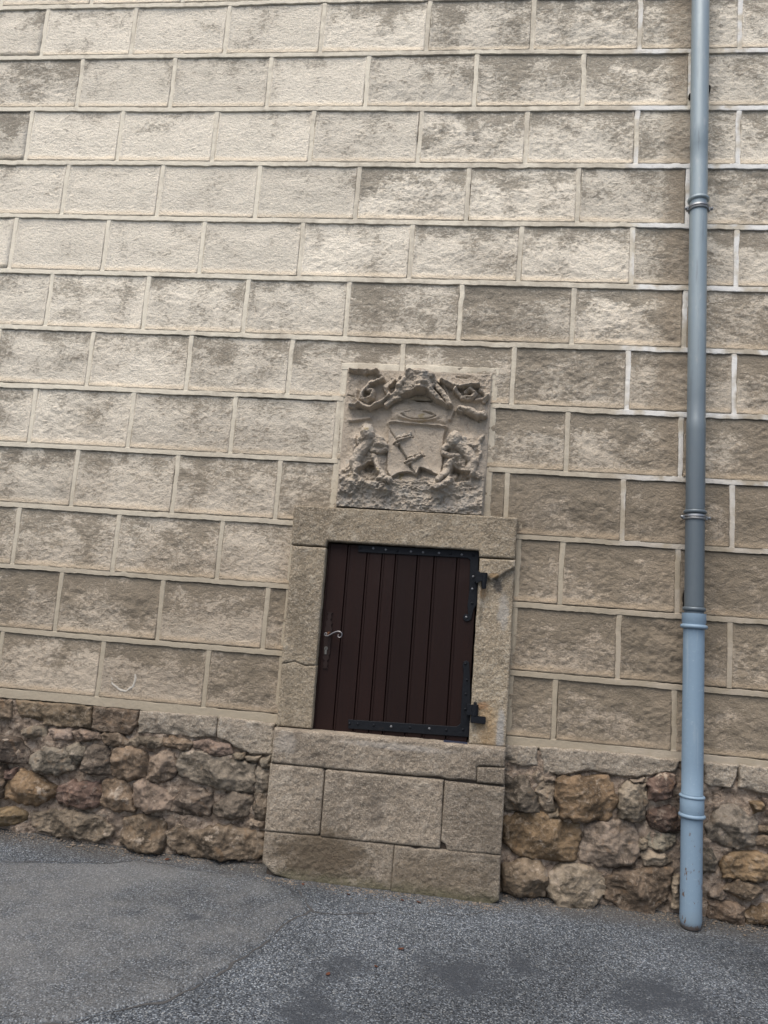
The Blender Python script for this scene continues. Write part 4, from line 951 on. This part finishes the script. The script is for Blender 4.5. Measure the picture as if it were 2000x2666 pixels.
kn.ring([(.0, 1.302), (.010, 1.304), (.0115, 1.34), (.0115, 1.374), (.0, 1.375)], (2.518, -.034), 16)
obj('hinge_knuckle', kn.mesh('hinge_knuckle', False), M_IRON, st)
kb = MB(); kb.box(2.476, 2.4905, -.036, .0036, 1.330, 1.378)
obj('hinge_arm', kb.mesh('hinge_arm', False, .002), M_IRON, st)
sb = strap('strap_hinge', STRAPB, RIVB, None)
kn = MB(); kn.ring([(.0, .756), (.0145, .757), (.0150, .780), (.0145, .803), (.0, .804)], (2.511, -.036), 18)
kn.ring([(.007, .803), (.007, .811), (.005, .814), (.0, .814)], (2.511, -.036), 12); kn.box(2.476, 2.4905, -.042, .0036, .758, .802); kn.box(2.4905, 2.511, -.042, -.030, .759, .801)
obj('hinge_knuckle', kn.mesh('hinge_knuckle', False), M_IRON, sb)
pn = MB(); pn.box(2.495, 2.559, -.050, -.020, .727, .7555)
obj('pintle', pn.mesh('pintle', False, .002), M_IRON, sb)
# lock plate: a cut-out iron plate with a waisted outline
pl = [(-.012, 1.150), (.014, 1.150), (.006, 1.142), (.010, 1.126), (.004, 1.116), (.015, 1.104), (.010, 1.090), (.016, 1.074), (.014, 1.058), (.016, 1.030), (.014, .990), (.016, .968), (.010, .956), (.014, .944), (.004, .932), (.011, .920), (.006, .908), (.012, .899)]
pc = 1.8355
out = [(pc + x, z) for x, z in pl] + [(pc - x - .001, z) for x, z in pl[::-1]]
mb = MB(); k = len(pl)
for y in (.0045, .0105): mb.v += [(p[0], y, p[1]) for p in out]
for i in range(k - 1):
    a, b, c_, d = i, i + 1, 2 * k - 2 - i, 2 * k - 1 - i
    mb.f += [(a, b, c_, d), (2 * k + d, 2 * k + c_, 2 * k + b, 2 * k + a), (b, a, 2 * k + a, 2 * k + b), (d, c_, 2 * k + c_, 2 * k + d)]
mb.f += [(0, 2 * k - 1, 4 * k - 1, 2 * k), (k, k - 1, 3 * k - 1, 3 * k)]
plate = child('lock_plate', mb.mesh('lock_plate', False), M_PLATE, door)
mb = MB(); mb.ring([(0, 0), (0, 0)], (0, 0), 3) if False else None
hp = [(p[0], -.040 + .006 * math.sin(i * .33), p[1]) for i, p in enumerate(HANDLE)]
def smooth_path(pts, n):
    pts = [np.array(p) for p in pts]; out = []
    for i in range(len(pts) - 1):
        p0, p1, p2, p3 = pts[max(i - 1, 0)], pts[i], pts[i + 1], pts[min(i + 2, len(pts) - 1)]
        for k in range(n):
            t = k / n
            out.append(tuple(.5 * (2 * p1 + (p2 - p0) * t + (2 * p0 - 5 * p1 + 4 * p2 - p3) * t * t + (3 * p1 - p0 - 3 * p2 + p3) * t ** 3)))
    return out + [tuple(pts[-1])]
hp = smooth_path(hp, 5)
rr = [.0018 + .0026 * math.sin(math.pi * min(1, max(0, i / (len(hp) - 1)))) for i in range(len(hp))]
mb.tube(hp, rr, 8, 1.5)
hx, hz = HANDLE[7]
mb2 = MB(); mb2.tube([(HANDLE[5][0] + .006, .005, HANDLE[5][1] + .012), (HANDLE[5][0] + .006, -.038, HANDLE[5][1] + .010)], .0065, 12)
hd = child('handle', mb.mesh('handle', True), M_HANDLE, door)
obj('spindle', mb2.mesh('spindle', True), M_RUST, hd)
kx, kz = PLATE[3]
mb = MB(); mb.prism([(kx + .0085 * math.cos(a), kz + .0085 * math.sin(a)) for a in [math.radians(d) for d in range(-55, 236, 15)]] + [(kx - .005, kz - .026), (kx + .005, kz - .026)], .001, .006)
kl = child('lock_cylinder', mb.mesh('lock_cylinder', False, .0008, 1), M_BRASS, door)
mb = MB(); mb.prism([(kx - .0015, kz - .006), (kx + .0015, kz - .006), (kx + .0015, kz + .005), (kx - .0015, kz + .005)], .0003, .002)
obj('keyhole', mb.mesh('keyhole'), M_DARK, kl)
mb = MB(); mb.box(2.385, 2.488, -.040, .005, .6335, .6375)
fl_ = child('threshold_sheet', mb.mesh('threshold_sheet'), M_SLATE, door)

door.location.y -= .026          # the leaf stands about three centimetres behind the jambs

# ------------------------------------------------------------------ downpipe
BX, BY = 3.418, -.085
LEAN = ((3.371 - 3.418) / 4.12, 0.0)
pipe = empty('downpipe', 'grey zinc downpipe with pale blue cast-iron foot beside the door', 'downpipe', (BX, BY, .015))
def ax(z): return (BX + LEAN[0] * z, BY)
def pipe_part(name, prof, mat, parent=None, n=40):
    mb = MB(); mb.ring(prof, (BX, BY), n, lean=LEAN)
    me = mb.mesh(name, True)
    return child(name, me, mat, parent or pipe)
RZ = .0395
def tube_prof(z0, z1, r): return [(r, z) for z in np.arange(z0, z1, .10)] + [(r, z1)]
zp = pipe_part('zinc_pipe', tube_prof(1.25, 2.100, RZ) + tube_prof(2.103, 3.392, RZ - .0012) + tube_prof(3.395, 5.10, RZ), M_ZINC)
def bead(z, r, h, b): return [(r, z - h - .002)] + [(r + b * math.cos(a), z + h * math.sin(a)) for a in np.linspace(-math.pi / 2, math.pi / 2, 9)] + [(r, z + h + .002)]
def bracket(zb, zc):
    pipe_part('collar_bead', bead(zb, RZ, .009, .008), M_ZINC)
    mb = MB(); mb.ring([(RZ, zc - .011), (RZ + .005, zc - .011), (RZ + .0065, zc - .006), (RZ + .0035, zc - .002), (RZ + .0065, zc + .002), (RZ + .005, zc + .010), (RZ, zc + .010)], (BX, BY), 40, lean=LEAN)
    br = child('bracket', mb.mesh('bracket', True), M_STEEL, pipe)
    cx, cy = ax(zc)
    for s in (-1, 1):
        e = MB(); e.box(cx + s * RZ - .004 + s * .008, cx + s * RZ + .004 + s * .008, cy - .006, cy + .012, zc - .010, zc + .008)
        obj('lug', e.mesh('lug', False, .002), M_STEEL, br)
        b = MB(); k = Vector((cx + s * (RZ + .0175), cy - .006, zc - .001))
        b.tube([(k.x - s * .006, k.y, k.z), (k.x - s * .002, k.y, k.z), (k.x + s * .003, k.y, k.z), (k.x + s * .006, k.y, k.z)], [.006, .0085, .0075, .003], 12)
        obj('bolt', b.mesh('bolt', True), M_STEEL, br)
    s_ = MB(); s_.tube([(cx, cy + RZ - .002, zc), (cx, .03, zc)], .006, 8)
    obj('stem', s_.mesh('stem', True), M_STEEL, br)
bracket(PIPEZ['br1'] + .006, PIPEZ['br1b'] - .004); bracket(PIPEZ['br2'] + .005, PIPEZ['br2b'] - .002)
pipe_part('collar_bead', bead(1.280, RZ, .009, .008), M_ZINC)
RC = .0425
cp = pipe_part('cast_iron_pipe', [(.030, 1.262), (.0485, 1.262), (.0485, 1.225), (RC, 1.213)] + [(RC, z) for z in np.arange(1.15, .55, -.1)] + [(RC, .520), (RC + .0045, .512), (RC + .0045, .452), (RC, .440)] + [(RC, z) for z in np.arange(.40, .05, -.08)] + [(RC + .001, .045), (RC - .004, .016), (RC - .010, .010), (.02, .010)], M_CAST)
for z, b, hh in ((1.207, .0125, .010), (.518, .0085, .007), (.443, .0105, .009)): pipe_part('socket_bead', bead(z, RC, hh, b), M_CAST, cp).location = (0, 0, 0)
# rusted wall anchors in ragged holes beside the pipe
for i, (x, z) in enumerate(HOLES):
    sx = -1 if i != 1 else 1
    x += (.008, -.012, .004)[i]
    poly = rough_outline([(x + .013 * math.cos(a), z + (.018, .024, .045)[i] * math.sin(a)) for a in np.linspace(0, 2 * math.pi, 10)[:-1]], .006, .005, 60 + i)
    hm = MB(); hm.prism([tuple(p) for p in poly], -.0052, .02)  # solid dark plug; its colour stands for the shade inside the hole
    h_ = obj('anchor_hole', hm.mesh('anchor_hole'), M_DARK, facing)
    a = MB(); a.tube([(x + .004 * -sx, .01, z - .002), (x + .012 * -sx, -.012, z - .002)], [.007, .006], 9)
    obj('anchor_stub', a.mesh('anchor_stub', True), M_RUST, h_)

# ------------------------------------------------------------------ litter
def leaf(x, y, ang, size, label):
    mb = MB()
    n = 7; pts = []
    for i in range(n + 1):
        t = i / n; w = .38 * size * math.sin(math.pi * min(1, t * .93 + .05)) ** .8
        curl = .25 * size * (t - .5) ** 2 * 2
        pts.append((t * size - size / 2, w, curl))
    V = []
    for t, w, c in pts: V += [(t, -w, c + .25 * w), (t, 0, c), (t, w, c + .35 * w)]
    F = []
    for i in range(n):
        for j in range(2): F.append((i * 3 + j, i * 3 + j + 1, i * 3 + j + 4, i * 3 + j + 3))
    me = bpy.data.meshes.new('dead_leaf'); me.from_pydata(V, [], F); me.update()
    for p in me.polygons: p.use_smooth = True
    o = obj('dead_leaf', me, M_LEAF)
    o.location = (x, y, float(ground_z(np.array([x]), np.array([y]))[0]) + .002)
    o.rotation_euler = (random.uniform(-.25, .25), random.uniform(-.25, .25), ang)
    sm = o.modifiers.new('thickness', 'SOLIDIFY'); sm.thickness = .0008
    tag(o, label, 'leaf', 'dead leaves on the asphalt')
LEAF_LABELS = ['red-brown dead leaf below the long bottom rubble stone left of the base',
 'brown leaf scrap just left of the red-brown leaf by the rubble', 'brown leaf lying by the crack at far left of the wall',
 'pale leaf scrap beside the dark gap in the bottom row of rubble', 'red-brown leaf in front of the base, near its middle joint',
 'dark leaf scrap at the left foot of the door base', 'red leaf on open asphalt beside the large stain', 'lone leaf on asphalt straight below the door base',
 'brown leaf against the base, right of its lower joint', 'small leaf beside another against the right half of the base', 'tiny brown leaf on grey asphalt in front of the base', 'red-brown leaf at the foot of the rubble beside the downpipe']
for (x, y), lb in zip(LEAVES, LEAF_LABELS): leaf(x, y, random.uniform(0, 6.28), random.uniform(.014, .024), lb)

# loose grit and crumbs of mortar along the foot of the wall
GV, GF = [], []
for i in range(3200):
    x = random.uniform(-.2, 4.2)
    front = -.095 if 1.62 < x < 2.67 else -.01
    y = front - abs(random.gauss(0, .035)); r = random.uniform(.0012, .0042) * (1.9 if random.random() < .08 else 1)
    z = float(.006 + .024 * math.exp(y / .07) - .012 * -y + .035 * max(0, 1.1 - x) * math.exp(y / .8)) + .002
    b = len(GV)
    for d in ((1, 0, 0), (-1, 0, 0), (0, 1, 0), (0, -1, 0), (0, 0, 1), (0, 0, -1)):
        k = r * random.uniform(.6, 1.3); GV.append((x + d[0] * k, y + d[1] * k, z + d[2] * k * .7))
    GF += [(b + p, b + q, b + s) for p, q, s in ((0, 2, 4), (2, 1, 4), (1, 3, 4), (3, 0, 4), (2, 0, 5), (1, 2, 5), (3, 1, 5), (0, 3, 5))]
grit = obj('grit', make_mesh('grit', GV, GF, False), flat_mat('grit', (.20, .165, .13), .95, 0, .6, 25))
tag(grit, 'loose grit and mortar crumbs along the foot of the wall', 'grit'); grit['kind'] = 'stuff'
